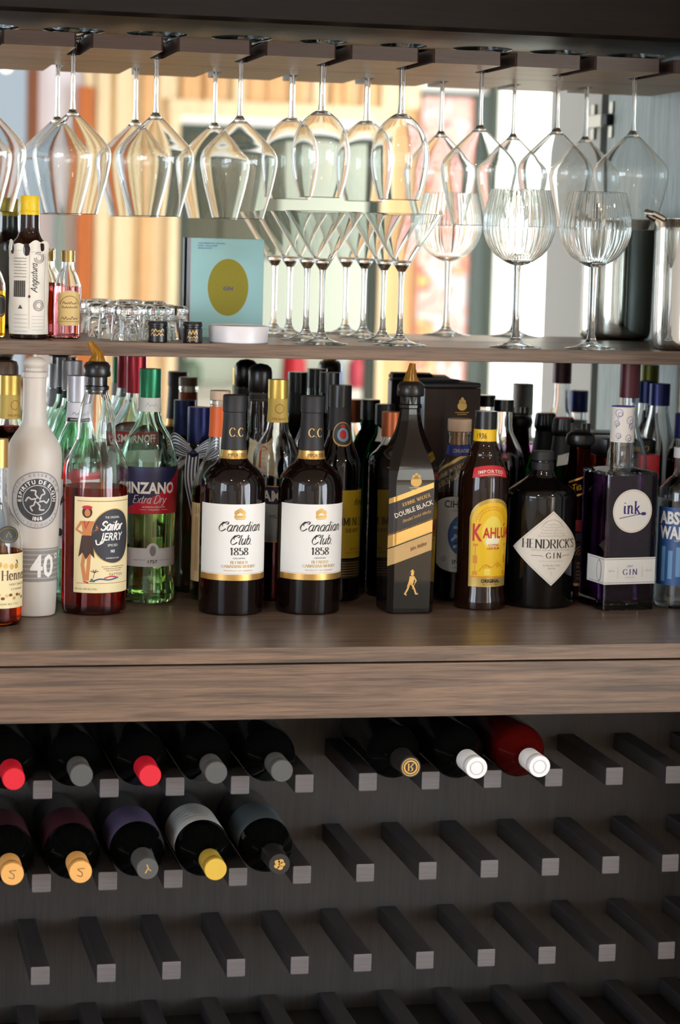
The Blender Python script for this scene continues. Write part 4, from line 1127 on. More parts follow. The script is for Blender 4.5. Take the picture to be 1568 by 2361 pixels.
mc = nt.nodes.new('ShaderNodeMath'); mc.operation = 'MULTIPLY'; mc.inputs[1].default_value = 4.0
mxc = nt.nodes.new('ShaderNodeMix'); mxc.data_type = 'RGBA'; mxc.inputs[6].default_value = lin((232, 232, 236)); mxc.inputs[7].default_value = lin((28, 34, 84))
nt.links.new(at.outputs['Fac'], mc.inputs[0]); nt.links.new(mc.outputs[0], ma.inputs[0]); nt.links.new(ma.outputs[0], mb_.inputs[0]); nt.links.new(mb_.outputs[0], mxc.inputs[0]); nt.links.new(mxc.outputs[2], nt.nodes['Principled BSDF'].inputs['Base Color'])
MC['striped ribbon'] = STR
def strip(paths, name, parent):
    vs = []; fs = []; ac = []
    for pts, wv in paths:
        pts = catmull([tuple(p) for p in pts], 6); n = len(pts); o = len(vs); nw = 9
        for i, p in enumerate(pts):
            q = i / (n - 1)
            w = wv(q) if callable(wv) else Vector(wv)
            for j in range(nw):
                f = j / (nw - 1) - .5
                vs.append(tuple(Vector(p) + w * f)); ac.append(f + .5)
        for i in range(n - 1):
            for j in range(nw - 1):
                a = o + i * nw + j; fs.append([a, a + 1, a + nw + 1, a + nw])
    me = bpy.data.meshes.new(name); me.from_pydata(vs, [], fs); me.materials.append(STR)
    at_ = me.attributes.new('across', 'FLOAT', 'POINT'); at_.data.foreach_set('value', ac)
    for p in me.polygons: p.use_smooth = True
    o = bpy.data.objects.new(name, me); COL.objects.link(o); o.parent = parent
    sol = o.modifiers.new('thick', 'SOLIDIFY'); sol.thickness = .0006
    return o
k = Vector((-.013, -.030, .218))
lw = lambda q: Vector((0, 0, .004 + .018 * math.sin(PI * min(1, q)) ))
strip([([k, k + Vector((-.014, -.008, .014)), k + Vector((-.030, -.004, .022)), k + Vector((-.034, .006, .012)), k + Vector((-.016, .004, .001)), k], lw)], 'bow_loop', t)
strip([([k, k + Vector((.016, -.008, .012)), k + Vector((.036, -.006, .018)), k + Vector((.040, .004, .004)), k + Vector((.018, .002, -.004)), k], lw)], 'bow_loop', t)
strip([([k, k + Vector((-.004, -.014, -.04)), k + Vector((.006, -.016, -.09)), k + Vector((.014, -.014, -.150))], Vector((.022, .006, 0))),
       ([k, k + Vector((-.018, -.004, -.016)), k + Vector((-.036, -.002, -.024))], lambda q: Vector((.003, .002, .005 + .014 * q)))], 'ribbon_tail', t)
b = MB(); b.lathe([(.0205, .211), (.0195, .2165), (.0185, .222)], STR, 32); lathe_obj('ribbon_band', t, [(.0190, .212), (.0196, .212), (.0186, .224), (.0180, .224)], NVY, 32)
b = MB(); b.lathe([(0, -.007), (.006, -.004), (.0075, 0), (.006, .004), (0, .007)], NVY, 16); b.build('ribbon_knot', t, tuple(k))

# spiced cane spirit with orange band
PR_SP = prof([(38, 0), (40.5, 3), (41, 8), (41, 160), (41, 164, 1), (39.5, 178, 1), (31, 200, 1), (20.5, 224, 1), (16.8, 244, 1), (15.5, 262), (15, 298), (16.2, 299), (16.2, 305), (14, 306)])
t = btl('rum_bottle', 'clear rum bottle with orange neck band and pale wooden stopper', 0.3140, 0.418)
body(t, PR_SP); liquid(t, PR_SP, .172, DKRED)
PALEW = wood('pale beech', (222, 196, 168), (206, 176, 148), 'Z', .5, contrast=.2, pores=.05)
lathe_obj('stopper', t, mm([(0, 292), (12, 292), (12, 306), (15.8, 306), (16, 307), (16, 319), (15, 320), (0, 320)]), PALEW, 40)
band(t, PR_SP, .250, .296, pmat('orange foil', (226, 100, 34), .45), 'neck_band', .0006)
TAN = pmat('tan paper', (220, 186, 138), .6); ORL = pmat('brown orange print', (168, 104, 60), .6)
L = Lab(cyl(.041, 0)); L.rect(-.060, .030, .058, .150, TAN, 0, 40)
L.text('SPICED', -.014, .105, .0085, ORL, 1, 'serif', rot=-PI / 2, align='C', width=.082, w=.10, tmin=.1, serif=False) if False else None
for i, ch in enumerate('SPICED'): L.text(ch, -.0325, .1215 - i * .0155, .0095, ORL, 1, 'sans', 'C', rot=-PI / 2, bold=.0)
for c_ in (-.041, -.0365):
    for q in range(3): L.scribble(c_ - .0, c_ + .0001, .04, .001, ORL, 1)
L.text('rum', -.0405, .139, .004, INKB, 1, rot=-PI / 2); L.text('extra', -.046, .139, .004, INKB, 1, rot=-PI / 2)
for c_ in (-.0405, -.0435, -.0465): L.line([(c_, .036 + .01), (c_, .128)], .0008, BRN, 1)
L.build('label', t)

# hazelnut liqueur with domed black knob
PR_FR = prof([(33, 0), (36, 3), (36, 150), (36, 154, 1), (33, 180, 1), (25, 205, 1), (20, 230), (21, 232), (20, 240), (17, 252), (18.2, 256), (17, 260), (18, 265), (16.6, 269), (17.4, 274), (15.5, 280), (14.5, 305), (14.5, 318)])
t = btl('liqueur_bottle', 'dark brown liqueur bottle with domed black knob and cream red-letter label', 0.3935, 0.517)
DKBR = pmat('dark brown glass', (34, 16, 8), .06, spec=.5)
body(t, PR_FR, DKBR, False)
lathe_obj('stopper', t, mm([(0, 312), (17, 312), (18.4, 314), (19, 344), (17, 350), (11, 355), (0, 357)]), BLKCAP, 48)
nb = lathe_obj('neck_band', t, mm([(14.6, 298), (17.2, 298), (17.2, 311), (14.6, 311)]), INKB, 40)
b = MB(); [b.lathe(mm([(17.2, z), (17.5, z + .4), (17.2, z + .9)]), GOLD, 40) for z in (300, 309)]; b.build('gold_rings', nb)
L = Lab(cyl(lambda z: prof_r(PR_FR, z), 0)); L.pm.Rm = .030
L.cols(-.030, .034, lambda u: .175 + .010 * math.cos(u * 45), lambda u: .240 - .006 * math.cos(u * 60), pmat('aged cream', (226, 206, 164), .6), 0, 26, 12)
L.text('F', -.002, .196, .026, REDP, 2, 'serif', width=.022); L.scribble(-.010, .010, .186, .005, REDP, 2, .001, 3); L.line([(-.012, .224), (.0, .229), (.012, .222)], .0022, REDP, 2, True)
L.build('label', t)

# sherry with crest
PR_PX = prof([(32, 0), (35, 3), (35.5, 8), (35.5, 196), (35.5, 200, 1), (33, 216, 1), (24, 236, 1), (18, 254, 1), (15.4, 274), (14.6, 326)])
t = btl('sherry_bottle', 'black-capped sherry bottle with yellow label and round crest on its neck', 0.5000, 0.412)
body(t, PR_PX, BLACKG, False); cap(t, .0172, .298, .331, BLKCAP)
band(t, PR_PX, .262, .2975, BLKMAT, 'neck_sleeve', .0014)
L = Lab(cyl(.0355, 0)); L.rect(-.03, .067, .048, .172, pmat('mustard paper', (206, 176, 40), .5), 0, 30)
MUS = MC['mustard paper']
L.text('fino', .031, .149, .009, INKB, 1, 'script', width=.026); L.text('XIMENEZ', .015, .118, .0115, INKB, 1, 'serif', width=.046); L.text('SHERRY', .018, .107, .006, INKB, 1, 'serif', width=.026)
L.small('PRODUCT OF SPAIN', .022, .074, .0026, BRN, 1, .03); L.small('JEREZ', .024, .080, .0026, BRN, 1, .02)
L.rect(-.03, .036, .048, .064, pmat('bronze black paper', (40, 32, 20), .5), 0, 30); [L.line([(-.028, .040 + i * .004), (.046, .040 + i * .004)], .0007, GOLDP, 1) for i in range(6)]
L.build('label', t)
L = Lab(lambda u, v, o: (u, -.0205 - o + .35 * (v - .255) - .3 * abs(u), v)); cc_ = .257
L = Lab(cyl(lambda z: max(.0155, prof_r(PR_PX, z)) + .0016, 4 * D2R)); L.pm.Rm = .0185
L.disc(0, cc_, .0155, .0185, GOLDP, 0, 26); L.disc(0, cc_, .0142, .0172, SLV, 1, 26); L.disc(0, cc_ - .001, .0085, .0105, pmat('pale blue print', (120, 170, 190), .5), 2, 18); L.disc(0, cc_ - .0005, .005, .007, REDP, 3, 14); L.disc(0, cc_ + .012, .004, .0028, REDP, 3, 12); L.ring(0, cc_ - .004, .013, .0012, GOLDP, 2, PI * 1.1, PI * 1.9)
L.build('crest', t)

# near-mirror black-capped bottle
t = btl('wine_bottle', 'black-capped dark bottle near the mirror, behind the crest sherry bottle', 0.5080, 0.531)
PR_BK = prof([(33, 0), (35, 3), (35, 210), (34, 226, 1), (22, 256, 1), (15, 280, 1), (14.2, 300), (14.2, 338)])
body(t, PR_BK, DARKW, False); cap(t, .0160, .312, .3435, BLKCAP, 3)

# embossed bottle with copper cap
PR_CO = prof([(31, 0), (33.5, 3), (34.5, 9), (34.5, 208), (34.5, 210, 1), (32.5, 220, 1), (24, 229, 1), (17, 238, 1), (14.6, 246), (14.2, 284)])
t = btl('rum_bottle', 'embossed clear bottle with copper cap left of the square black whisky bottle', 0.5900, 0.443)
lathe_obj('glass_body', t, shell(PR_CO), GLASS, 96, lambda a, z: 1 + (0.014 * math.cos(14 * a) * math.cos(z * 620) if .01 < z < .212 else 0))
liquid(t, [(r - .0016, z) for r, z in PR_CO], .206, gmat('dark rum', (60, 26, 16), 1.36))
cap(t, .0158, .250, .2885, pmat('copper foil', (176, 92, 52), .35, .5), 4)

# green bottle near the mirror
PR_GN = prof([(30, 0), (33, 3), (33, 190), (32, 206, 1), (24, 230, 1), (15.4, 246, 1), (14.2, 262), (14, 290)])
t = btl('wine_bottle', 'green glass bottle with straight black cap near the mirror, beside the copper cap', 0.5990, 0.528)
body(t, PR_GN, gmat('bottle green', (30, 110, 50), 1.48)); cap(t, .0158, .262, .2945, BLKCAP, 0)
L = Lab(cyl(lambda z: prof_r(PR_GN, z), 0)); L.pm.Rm = .02; L.cols(-.02, .02, .236, lambda u: .250 + abs(u) * .5, WHITE, 0, 16, 6); L.build('neck_label', t)

# square black whisky with pourer
t = btl('whisky_bottle', 'tall square black whisky bottle with slanted gold label and amber pourer', 0.5805, 0.291, rz=3 * D2R)
def sq(hw_, ch, z, n=1):
    pts = []
    for (a, c_) in ((1, 1), (-1, 1), (-1, -1), (1, -1)):
        pass
    h = hw_; c = ch
    return [(h, -h + c, z), (h, h - c, z), (h - c, h, z), (-h + c, h, z), (-h, h - c, z), (-h, -h + c, z), (-h + c, -h, z), (h - c, -h, z)]
secs = []
KEY = [(33, 5, 0), (35.5, 7.5, 2), (36, 8, 8), (37.2, 8.5, 100), (38.5, 9, 188), (38.8, 10, 204), (37.8, 12, 219), (34, 13.5, 235), (27.5, 13, 252), (21, 11, 269), (16.8, 9.5, 285), (14.8, 8.6, 297), (14.2, 8.3, 305)]
FINE = KEY[:3] + catmull(KEY[2:], 7)[1:] + [(15.6, 9.1, 306.5), (15.6, 9.1, 311), (14.2, 8.3, 312.5), (14, 8.2, 324)]
for hw_, ch, z in FINE:
    secs.append([(px_, py_, z / 1000) for px_, py_, _ in sq(hw_ / 1000, ch / 1000, 0)])
JWG = pmat('black square glass', (16, 11, 9), .07, spec=.45)
b = MB(); b.loft(secs, JWG); fixn(b.build('glass_body', t))
pourer(t, .324, (.0015, .0, .3715), .0205)
JB = pmat('brown black label', (44, 34, 30), .45)
def jwpm(u, v, o):
    h = .036 + (v - .008) * (.0025 / .182) + o; c = .0085
    fw_ = h - c
    if u < -fw_:
        q = min(1.0, (-fw_ - u) / (c * 1.414)); return (-fw_ - c * q - o * .4, -h + c * q, v)
    return (u, -h, v)
L = Lab(jwpm)
sl = .36
def slb(lo, hi, mat, lay): L.cols(-.041, .0285, lambda u: lo + sl * (u + .0285), lambda u: hi + sl * (u + .0285), mat, lay, 28)
slb(.116, .124, GOLDP, 0); slb(.1205, .1705, JB, 0); slb(.1695, .1775, GOLD, 1); slb(.104, .1215, GOLD, 1); slb(.076, .1015, pmat('soft gold paper', (202, 164, 104), .5), 0); slb(.1035, .1045, GOLDP, 2); slb(.1025, .1035, JB, 2)
an = math.atan(sl)
L.text('JOHNNIE WALKER.', .003, .1695, .0052, GOLDP, 2, 'serif', width=.047, rot=an); L.text('DOUBLE BLACK', .000, .1550, .0075, pmat('pale print', (236, 226, 206), .5), 2, 'sans', width=.062, rot=an, bold=.01)
L.text('Blended Scotch Whisky', .004, .1455, .0042, GOLDP, 2, 'script', width=.046, rot=an)
L.text('John Walker', .008, .0995, .0055, BRN, 2, 'script', width=.028, rot=an)
L.disc(.001, .199, .0085, .0075, GOLDP, 0, 18); L.disc(-.002, .206, .0035, .0035, GOLDP, 0, 12); L.disc(.004, .206, .0035, .0035, GOLDP, 0, 12); L.disc(.001, .208, .003, .004, GOLDP, 0, 12); L.line([(-.010, .190), (.012, .190)], .001, GOLDP, 0); L.line([(-.007, .187), (.009, .187)], .0008, GOLDP, 0)
# striding emblem
cx0 = -.001
L.disc(cx0 + .001, .0605, .0024, .0032, GOLD, 0, 12); L.line([(cx0 - .002, .0645), (cx0 + .004, .0635)], .0016, GOLD, 0); L.line([(cx0 - .0005, .0655), (cx0 + .0025, .0652)], .003, GOLD, 0)
L.poly([(cx0 - .003, .057), (cx0 + .0045, .057), (cx0 + .003, .046), (cx0 - .007, .041), (cx0 - .004, .050)], [[0, 1, 2, 3, 4]], GOLD, 0)
L.line([(cx0 + .000, .046), (cx0 + .0045, .038), (cx0 + .0075, .030), (cx0 + .0105, .0305)], .0026, GOLD, 0); L.line([(cx0 - .003, .045), (cx0 - .006, .037), (cx0 - .010, .030), (cx0 - .007, .0288)], .0026, GOLD, 0)
L.line([(cx0 + .004, .055), (cx0 + .007, .050), (cx0 + .0055, .047)], .002, GOLD, 0); L.line([(cx0 + .0065, .049), (cx0 + .0015, .0375)], .0007, GOLD, 0)
L.build('label', t)

# gift box behind it
t = btl('gift_box', 'dark wood-grain whisky gift box standing before the mirror', 0.6865, 0.502, rz=0.16, group=None, cat='box')
BOXM = wood('dark box paper', (52, 36, 28), (34, 24, 20), 'Z', .6, spec=.3, contrast=.5, pores=.1)
b = MB(); b.bbox((-.048, -.040, 0), (.048, .040, .325), BOXM, .0015); fixn(b.build('carton', t))
b = MB(); b.bbox((-.0482, -.0405, .3255), (.0482, .0405, .3335), BLKMAT, .003, 3); b.bbox((-.047, -.02, .333), (.02, .03, .3375), BLKMAT, .002); fixn(b.build('lid_flap', t))
b = MB(); b.bbox((-.0488, -.0385, .002), (-.0479, .0385, .325), pmat('silver carton side', (150, 156, 162), .35, .4), .0003); fixn(b.build('side_sheet', t))
L = Lab(face((0, -.040, 0), (1, 0, 0), (0, -1, 0)))
L.disc(.016, .297, .008, .007, GOLDP, 0, 18); L.disc(.013, .304, .003, .003, GOLDP, 0, 10); L.disc(.019, .304, .003, .003, GOLDP, 0, 10); L.disc(.016, .307, .0028, .004, GOLDP, 0, 10); L.line([(.004, .287), (.028, .287)], .0008, GOLDP, 0); L.line([(.008, .284), (.024, .284)], .0008, GOLDP, 0)
L.build('crest', t)
L = Lab(face((0, -.040, 0), (1, 0, 0), (0, -1, 0)))
L.cols(-.047, .047, lambda u: .205 + .42 * u, lambda u: .211 + .42 * u, GOLD, 0, 8); L.cols(-.047, .047, lambda u: .150 + .42 * u, lambda u: .203 + .42 * u, JB, 0, 8)
L.text('JOHNNIE WALKER', -.004, .190, .006, GOLDP, 1, 'serif', width=.062, rot=.40); L.text('DOUBLE BLACK', -.004, .176, .009, GOLDP, 1, 'sans', width=.072, rot=.40)
L.build('slanted_band', t)

# aged rum with wooden stopper and oval label
PR_IH = prof([(33, 0), (35.5, 3), (36, 8), (36, 182), (36, 186, 1), (34, 202, 1), (26, 216, 1), (19.5, 226, 1), (17.6, 236), (17, 256), (17.8, 257), (17.8, 262), (14, 262.5)])
t = btl('rum_bottle', 'aged rum bottle with pale wooden stopper and grey label with blue oval', 0.6890, 0.404)
body(t, PR_IH); liquid(t, PR_IH, .164, gmat('old rum', (110, 50, 20), 1.36))
stp = lathe_obj('stopper', t, mm([(0, 262.6), (18.2, 262.6), (18.6, 264), (18.6, 281), (17.6, 282), (0, 282)]), PALEW, 40)
lathe_obj('cork', stp, mm([(0, 242), (13.2, 242), (13.6, 262.5), (0, 262.5)]), wood('cork', (190, 140, 84), (150, 104, 60), 'Z', .7), 32)
BLN = pmat('royal blue print', (46, 60, 150), .5)
band(t, PR_IH, .226, .241, BLN, 'neck_band', .0008, lambda L: L.text('CIHUATAN', 0, .2305, .006, MC['pale print'], 1, width=.028))
GRL = pmat('grey white paper', (204, 208, 208), .55)
L = Lab(cyl(.036, 2 * D2R)); L.cols(-.046, .046, lambda u: .046 + .012 * (abs(u) / .046) ** 3, lambda u: .164 - .010 * (abs(u) / .046) ** 3, GRL, 0, 30)
L.text('CIHUATAN', .004, .1465, .0115, pmat('navy black print', (40, 42, 70), .6), 1, 'sans', width=.070, bold=.015); L.small('RON DE EL SALVADOR', .004, .1405, .003, GRY2, 1, .046)
TEAL = pmat('teal print', (70, 150, 160), .5); MAG = pmat('magenta print', (170, 50, 120), .5); LTB = pmat('light blue print', (150, 204, 214), .5); BLU = pmat('mid blue print', (50, 90, 160), .5)
L.disc(.004, .104, .027, .0335, BLU, 1, 32)
rdm = random.Random(5)
for i in range(34):
    a = rdm.uniform(0, 2 * PI); q = rdm.uniform(0, 1) ** .5 * .8; uu, vv = .004 + .027 * q * math.cos(a), .104 + .0335 * q * math.sin(a)
    dd = rdm.uniform(0, PI); ll = rdm.uniform(.003, .006)
    L.line([(uu - ll * math.cos(dd), vv - ll * math.sin(dd)), (uu, vv + .0015), (uu + ll * math.cos(dd), vv + ll * math.sin(dd))], rdm.uniform(.0015, .0045), rdm.choice((TEAL, MAG, LTB, LTB, NVY, TEAL)), 2 + i % 3, True)
L.ring(.004, .104, .027, .001, NVY, 5, ry=.0335)
L.text('INDIGO', .004, .0585, .0075, MC['navy black print'], 1, 'sans', width=.040, bold=.01); L.scribble(-.015, .023, .052, .003, GRY2, 1, .0005, 9); L.disc(-.030, .066, .0052, .0052, pmat('stamp print', (176, 182, 182), .5), 1, 18)
L.build('label', t)

# coffee liqueur
PR_KA = prof([(36.5, 0), (39, 2), (39.4, 8), (39, 16, 1), (36.8, 26, 1), (36.4, 40), (37.6, 110), (38.2, 180), (38.4, 192, 1), (36, 208, 1), (30, 222, 1), (25.5, 232, 1), (24.4, 238, 1), (21, 246, 1), (17.4, 254), (16.4, 285)])
t = btl('liqueur_bottle', 'brown coffee liqueur bottle with yellow arched label and red ribbon mark', 0.7060, 0.318)
body(t, PR_KA, DKBR, False); cap(t, .0172, .2745, .3005, BLKCAP, 5)
YB = pmat('yellow foil paper', (246, 200, 24), .45); DGD = pmat('dull gold', (196, 164, 88), .4, .4)
band(t, PR_KA, .2555, .2735, YB, 'neck_band', .0006, lambda L: L.text('1936', -.010, .2600, .0085, INKB, 1, width=.015))
YL2 = pmat('golden yellow print', (250, 224, 90), .5); ORG = pmat('orange yellow print', (226, 152, 22), .5); KR = pmat('warm red print', (204, 40, 34), .5)
L = Lab(cyl(lambda z: prof_r(PR_KA, z), 10 * D2R)); L.pm.Rm = .0375
arch = lambda R, top, w: (lambda u: top - R + math.sqrt(max(0, R * R - min(R, abs(u) * R / w) ** 2)))
L.cols(-.0365, .0365, .036, arch(.034, .171, .0368), DGD, 0, 34, 8)
L.cols(-.0335, .0335, .052, arch(.031, .165, .0338), YB, 1, 34, 8)
for r_ in (.026, .021): L.ring(0, .134, r_, .0008, ORG, 2, 0.05, PI - .05, 30, r_ * .95)
for i in range(15):
    a = .25 + i * .19; L.line([(.0215 * math.cos(a), .134 + .0205 * math.sin(a)), (.0255 * math.cos(a), .134 + .0243 * math.sin(a))], .0006, ORG, 2)
L.disc(0, .118, .017, .026, YL2, 2, 24); L.disc(0, .106, .011, .008, pmat('sun print', (254, 248, 214), .5), 3, 20)
L.text('K', -.0235, .1065, .0270, KR, 4, 'sans', width=.0145, bold=.02); L.text('AHLUA', .0095, .1110, .0165, KR, 4, 'sans', width=.050, bold=.02); L.line([(.0195, .1290), (.0225, .1325)], .0022, KR, 4)
L.text('COFFEE', .002, .0985, .0035, KR, 4, width=.0175, bold=.02); L.text('LIQUEUR', .002, .0935, .0035, KR, 4, width=.0205, bold=.02)
for ux in (-.026, .026): L.line([(ux, .055), (ux, .100)], .0012, ORG, 2); L.rect(ux - .004, .054, ux + .004, .060, ORG, 2); L.rect(ux - .004, .098, ux + .004, .102, ORG, 2); L.rect(ux - .0035, .072, ux + .0035, .084, ORG, 2)
L.line([(-.02, .060), (-.01, .070), (.0, .066), (.010, .072), (.022, .064)], .0012, ORG, 3, True); L.rect(-.012, .054, -.002, .064, YL2, 3); L.line([(-.012, .064), (-.007, .069), (-.002, .064)], .001, ORG, 3)
for a in (.5, 1.1, 1.7, 2.3): L.line([(.010, .066), (.010 + .009 * math.cos(a), .066 + .010 * math.sin(a))], .0007, ORG, 3)
L.rect(-.034, .0505, .034, .0525, ORG, 2); L.text('ORIGINAL', 0, .0425, .0055, INKB, 3, 'sans', width=.032, bold=.03); L.small('20% ALC/VOL  700 ML', 0, .0385, .002, BRN, 3, .026)
L.build('label', t)
L = Lab(cyl(lambda z: prof_r(PR_KA, z), 4 * D2R)); L.pm.Rm = .032
L.cols(-.026, .026, lambda u: .205 - 6 * u * u, lambda u: .2205 - 6 * u * u, pmat('ribbon red', (206, 44, 56), .5), 0, 24, 6)
L.arc('IMPORTED', 0, .2095 - .075, .075, .0052, MC['pale print'], 1, PI / 2, spread=.50); L.line([(-.016, .206 - 6 * .016 ** 2 + .001), (0, .2075), (.016, .206 - 6 * .016 ** 2 + .001)], .0005, MC['pale print'], 1, True)
L.build('ribbon_mark', t)

# apothecary gin
PR_HK = prof([(48, 0), (52.5, 2), (54, 7), (54, 166), (54, 168, 1), (53.5, 174, 1), (49, 181, 1), (34, 191, 1), (23, 199, 1), (19.5, 206, 1), (17, 212), (16.2, 236)])
t = btl('gin_bottle', 'squat black apothecary gin bottle with cream diamond label', 0.8060, 0.340)
body(t, PR_HK, BLACKG, False)
lathe_obj('cap', t, mm([(0, 209), (17.6, 209), (17.6, 221), (16.6, 222), (16.6, 224), (17.4, 225), (17.4, 237), (16.4, 238.5), (0, 238.5)]), BLKMAT, 48)
L = Lab(cyl(.0543, 3 * D2R))
def dia(w, h, mat, lay, cv=.094, n=40): L.cols(-w, w, lambda u: cv - h * (1 - abs(u) / w), lambda u: cv + h * (1 - abs(u) / w), mat, lay, n, 4)
dia(.0650, .0575, pmat('ivory paper', (236, 230, 218), .6), 0); dia(.0617, .0546, GRY2, 1); dia(.0612, .0541, MC['ivory paper'], 2)
L.text("HENDRICK'S", -.001, .0945, .0132, INKB, 3, 'serif', width=.092); L.text('GIN', .003, .079, .0085, INKB, 3, 'serif', width=.0245, track=.35)
L.small('DISTILLED AND BOTTLED IN SCOTLAND', 0, .0905, .0018, GRY2, 3, .064); L.line([(-.032, .083), (-.017, .083), (-.014, .081)], .0006, INKB, 3); L.line([(.034, .083), (.020, .083), (.017, .081)], .0006, INKB, 3)
LG = pmat('fine grey print', (176, 170, 164), .6)
L.ring(0, .122, .016, .0006, LG, 3, .3, PI - .3); L.ring(0, .118, .020, .0006, LG, 3, .3, PI - .3); [L.scribble(-.022 + .003 * i, .022 - .003 * i, .112 + .0045 * i, .003, LG, 3, .0004, i) for i in range(5)]
L.line([(-.020, .0745), (.020, .0745)], .0004, LG, 3); L.small('41.4% ALC VOL', 0, .0665, .003, GRY2, 3, .028); L.small('700 ML', 0, .062, .0025, GRY2, 3, .013); L.line([(0, .053), (0, .059)], .0005, LG, 3)
L.build('label', t)

# clear bottle with dark wine, near the mirror
PR_CL = prof([(34, 0), (37, 3), (37, 196), (36.5, 202, 1), (33, 218, 1), (23, 238, 1), (15.8, 252, 1), (14, 264), (13.6, 296)])
t = btl('liqueur_bottle', 'clear bottle half full of dark red liquid with ridged black cap', 0.7955, 0.527)
body(t, PR_CL); liquid(t, PR_CL, .212, gmat('black cherry', (70, 8, 24), 1.36)); cap(t, .0160, .285, .3040, BLKCAP, 4)
# sparkling style bottle
PR_RB = prof([(35, 0), (38, 3), (38, 130), (36, 160, 1), (27, 190, 1), (19, 216, 1), (16, 236), (15, 262)])
t = btl('wine_bottle', 'green bottle with ribbed red-topped black cap and white neck label', 0.8985, 0.530)
body(t, PR_RB, MC['bottle green'])
kp = lathe_obj('cap', t, mm([(0, 247), (15.5, 247), (18.5, 252), (18.5, 258), (16.5, 274), (0, 274)]), BLKCAP, 60, lambda a, z: 1 + .03 * math.cos(16 * a)); lathe_obj('cap_top', kp, mm([(0, 274), (16, 274), (15.4, 276), (0, 276.6)]), pmat('dark red cap', (130, 20, 34), .35), 32)
band(t, PR_RB, .208, .246, BLKMAT, 'neck_foil', .0012)
L = Lab(cyl(lambda z: prof_r(PR_RB, z) + .0016, 30 * D2R)); L.pm.Rm = .020; L.cols(-.024, .024, lambda u: .205 + .28 * u, lambda u: .222 + .28 * u, WHITE, 0, 18, 5); L.scribble(-.012, .014, .212, .006, GRY2, 1, .0006, 8); L.build('neck_label', t)
# coffee liqueur with crown stopper
PR_TM = prof([(30, 0), (32, 3), (32, 140), (31.5, 146, 1), (28, 170, 1), (22, 196, 1), (18, 216), (16.5, 240)])
t = btl('liqueur_bottle', 'brown liqueur bottle with notched black stopper and slanted gold neck script', 0.8890, 0.412)
body(t, PR_TM, gmat('amber brown glass', (120, 50, 24), 1.48)); liquid(t, PR_TM, .15, gmat('coffee liqueur', (40, 10, 10), 1.36))
stp = lathe_obj('stopper', t, mm([(0, 236), (15, 236), (17, 240), (22, 244), (23.5, 251), (22, 258), (17, 262), (14, 263), (0, 263)]), BLKCAP, 40)
b = MB(); [b.bbox((x_ - .003, -.003, .262), (x_ + .003, .003, .276), BLKCAP, .0008) for x_ in (-.013, .004, .012)]; b.bbox((-.014, -.0025, .262), (.014, .0025, .2665), BLKCAP, .0005); b.build('stopper_lugs', stp)
L = Lab(cyl(lambda z: prof_r(PR_TM, z), 8 * D2R)); L.pm.Rm = .023
L.cols(-.026, .026, lambda u: .168 + .4 * u, lambda u: .171 + .4 * u, GOLD, 0, 16, 2); L.cols(-.026, .026, lambda u: .193 + .4 * u, lambda u: .196 + .4 * u, GOLD, 0, 16, 2); L.text('Tia Maria', 0, .177, .010, YB, 1, 'script', width=.040, rot=.38); L.build('neck_label', t)
L = Lab(cyl(.032, 6 * D2R)); L.rect(-.028, .108, .028, .126, REDP, 0, 20); L.rect(-.028, .092, .028, .106, SLV, 0, 20); L.rect(-.028, .026, .028, .090, pmat('black brown paper', (30, 18, 22), .5), 0, 20)
for i in range(4): L.ring(0, .068, .006 + .004 * i, .0012, YB, 1, .2, PI - .2, 16)
L.text('Tia', .006, .066, .008, YB, 1, 'script', width=.018); [L.scribble(-.012, .020, .032 + i * .006, .004, YB, 1, .0008, i + 20) for i in range(5)]; L.rect(-.028, .022, .028, .026, GOLD, 0, 20); L.build('label', t)

# square purple gin
t = btl('gin_bottle', 'square bottle of dark violet gin with round white label and floral cap', 0.9235, 0.314, rz=8.5 * D2R)
def rsq(h, r, z):
    out = []
    for cx_, cy_, a0 in ((1, -1, -90), (1, 1, 0), (-1, 1, 90), (-1, -1, 180)):
        for k_ in range(4):
            a = (a0 + k_ * 30) * D2R; out.append((cx_ * (h - r) + r * math.cos(a), cy_ * (h - r) + r * math.sin(a), z))
    return out
H = .0435
outer = [rsq(.042, .003, 0), rsq(H, .004, .002), rsq(H, .004, .210), rsq(H - .0015, .004, .213), rsq(.030, .010, .2155), rsq(.019, .0125, .2175)]
b = MB(); b.loft(outer, GLASS, True); 
inner_ = [rsq(H - .004, .004, .016), rsq(H - .004, .004, .2075), rsq(.024, .010, .2115), rsq(.013, .0105, .2165)]
b.loft([s_[::-1] for s_ in inner_], GLASS, True); b.build('glass_body', t)
b = MB(); b.loft([rsq(H - .0032, .004, .0152), rsq(H - .0032, .004, .2068), rsq(.022, .010, .2112), rsq(.0165, .0125, .2148)], PURP); fixn(b.build('liquid', t))
PR_IN = [(.0185, .2165), (.0180, .221), (.0178, .258)]
lathe_obj('neck', t, [(.0145, .2165), (.0195, .2165), (.018, .221), (.0178, .262), (.0142, .262), (.0142, .222)] + [(.0145, .2165)], GLASS, 40)
b = MB(); b.lathe(mm([(0, 256), (18.4, 256), (18.6, 257), (18.4, 309), (17.4, 310), (0, 310)]), WHITE, 48)
L = Lab(cyl(.0186, -8 * D2R)); L.mb = b
VIO = pmat('violet print', (84, 78, 170), .5)
for (a, c_, r_) in ((.006, .290, .006), (.008, .281, .004), (-.012, .301, .006), (-.015, .285, .004), (.004, .263, .005), (-.012, .266, .004), (.020, .276, .005), (.018, .302, .004)):
    L.ring(a, c_, r_, .0006, VIO, 1, n=14); L.ring(a + r_ * .3, c_ - r_ * .3, r_ * .5, .0006, VIO, 1, n=12); L.line([(a, c_ - r_), (a - r_ * .4, c_ - r_ * 1.8)], .0006, VIO, 1)
kp = b.build('cap', t)
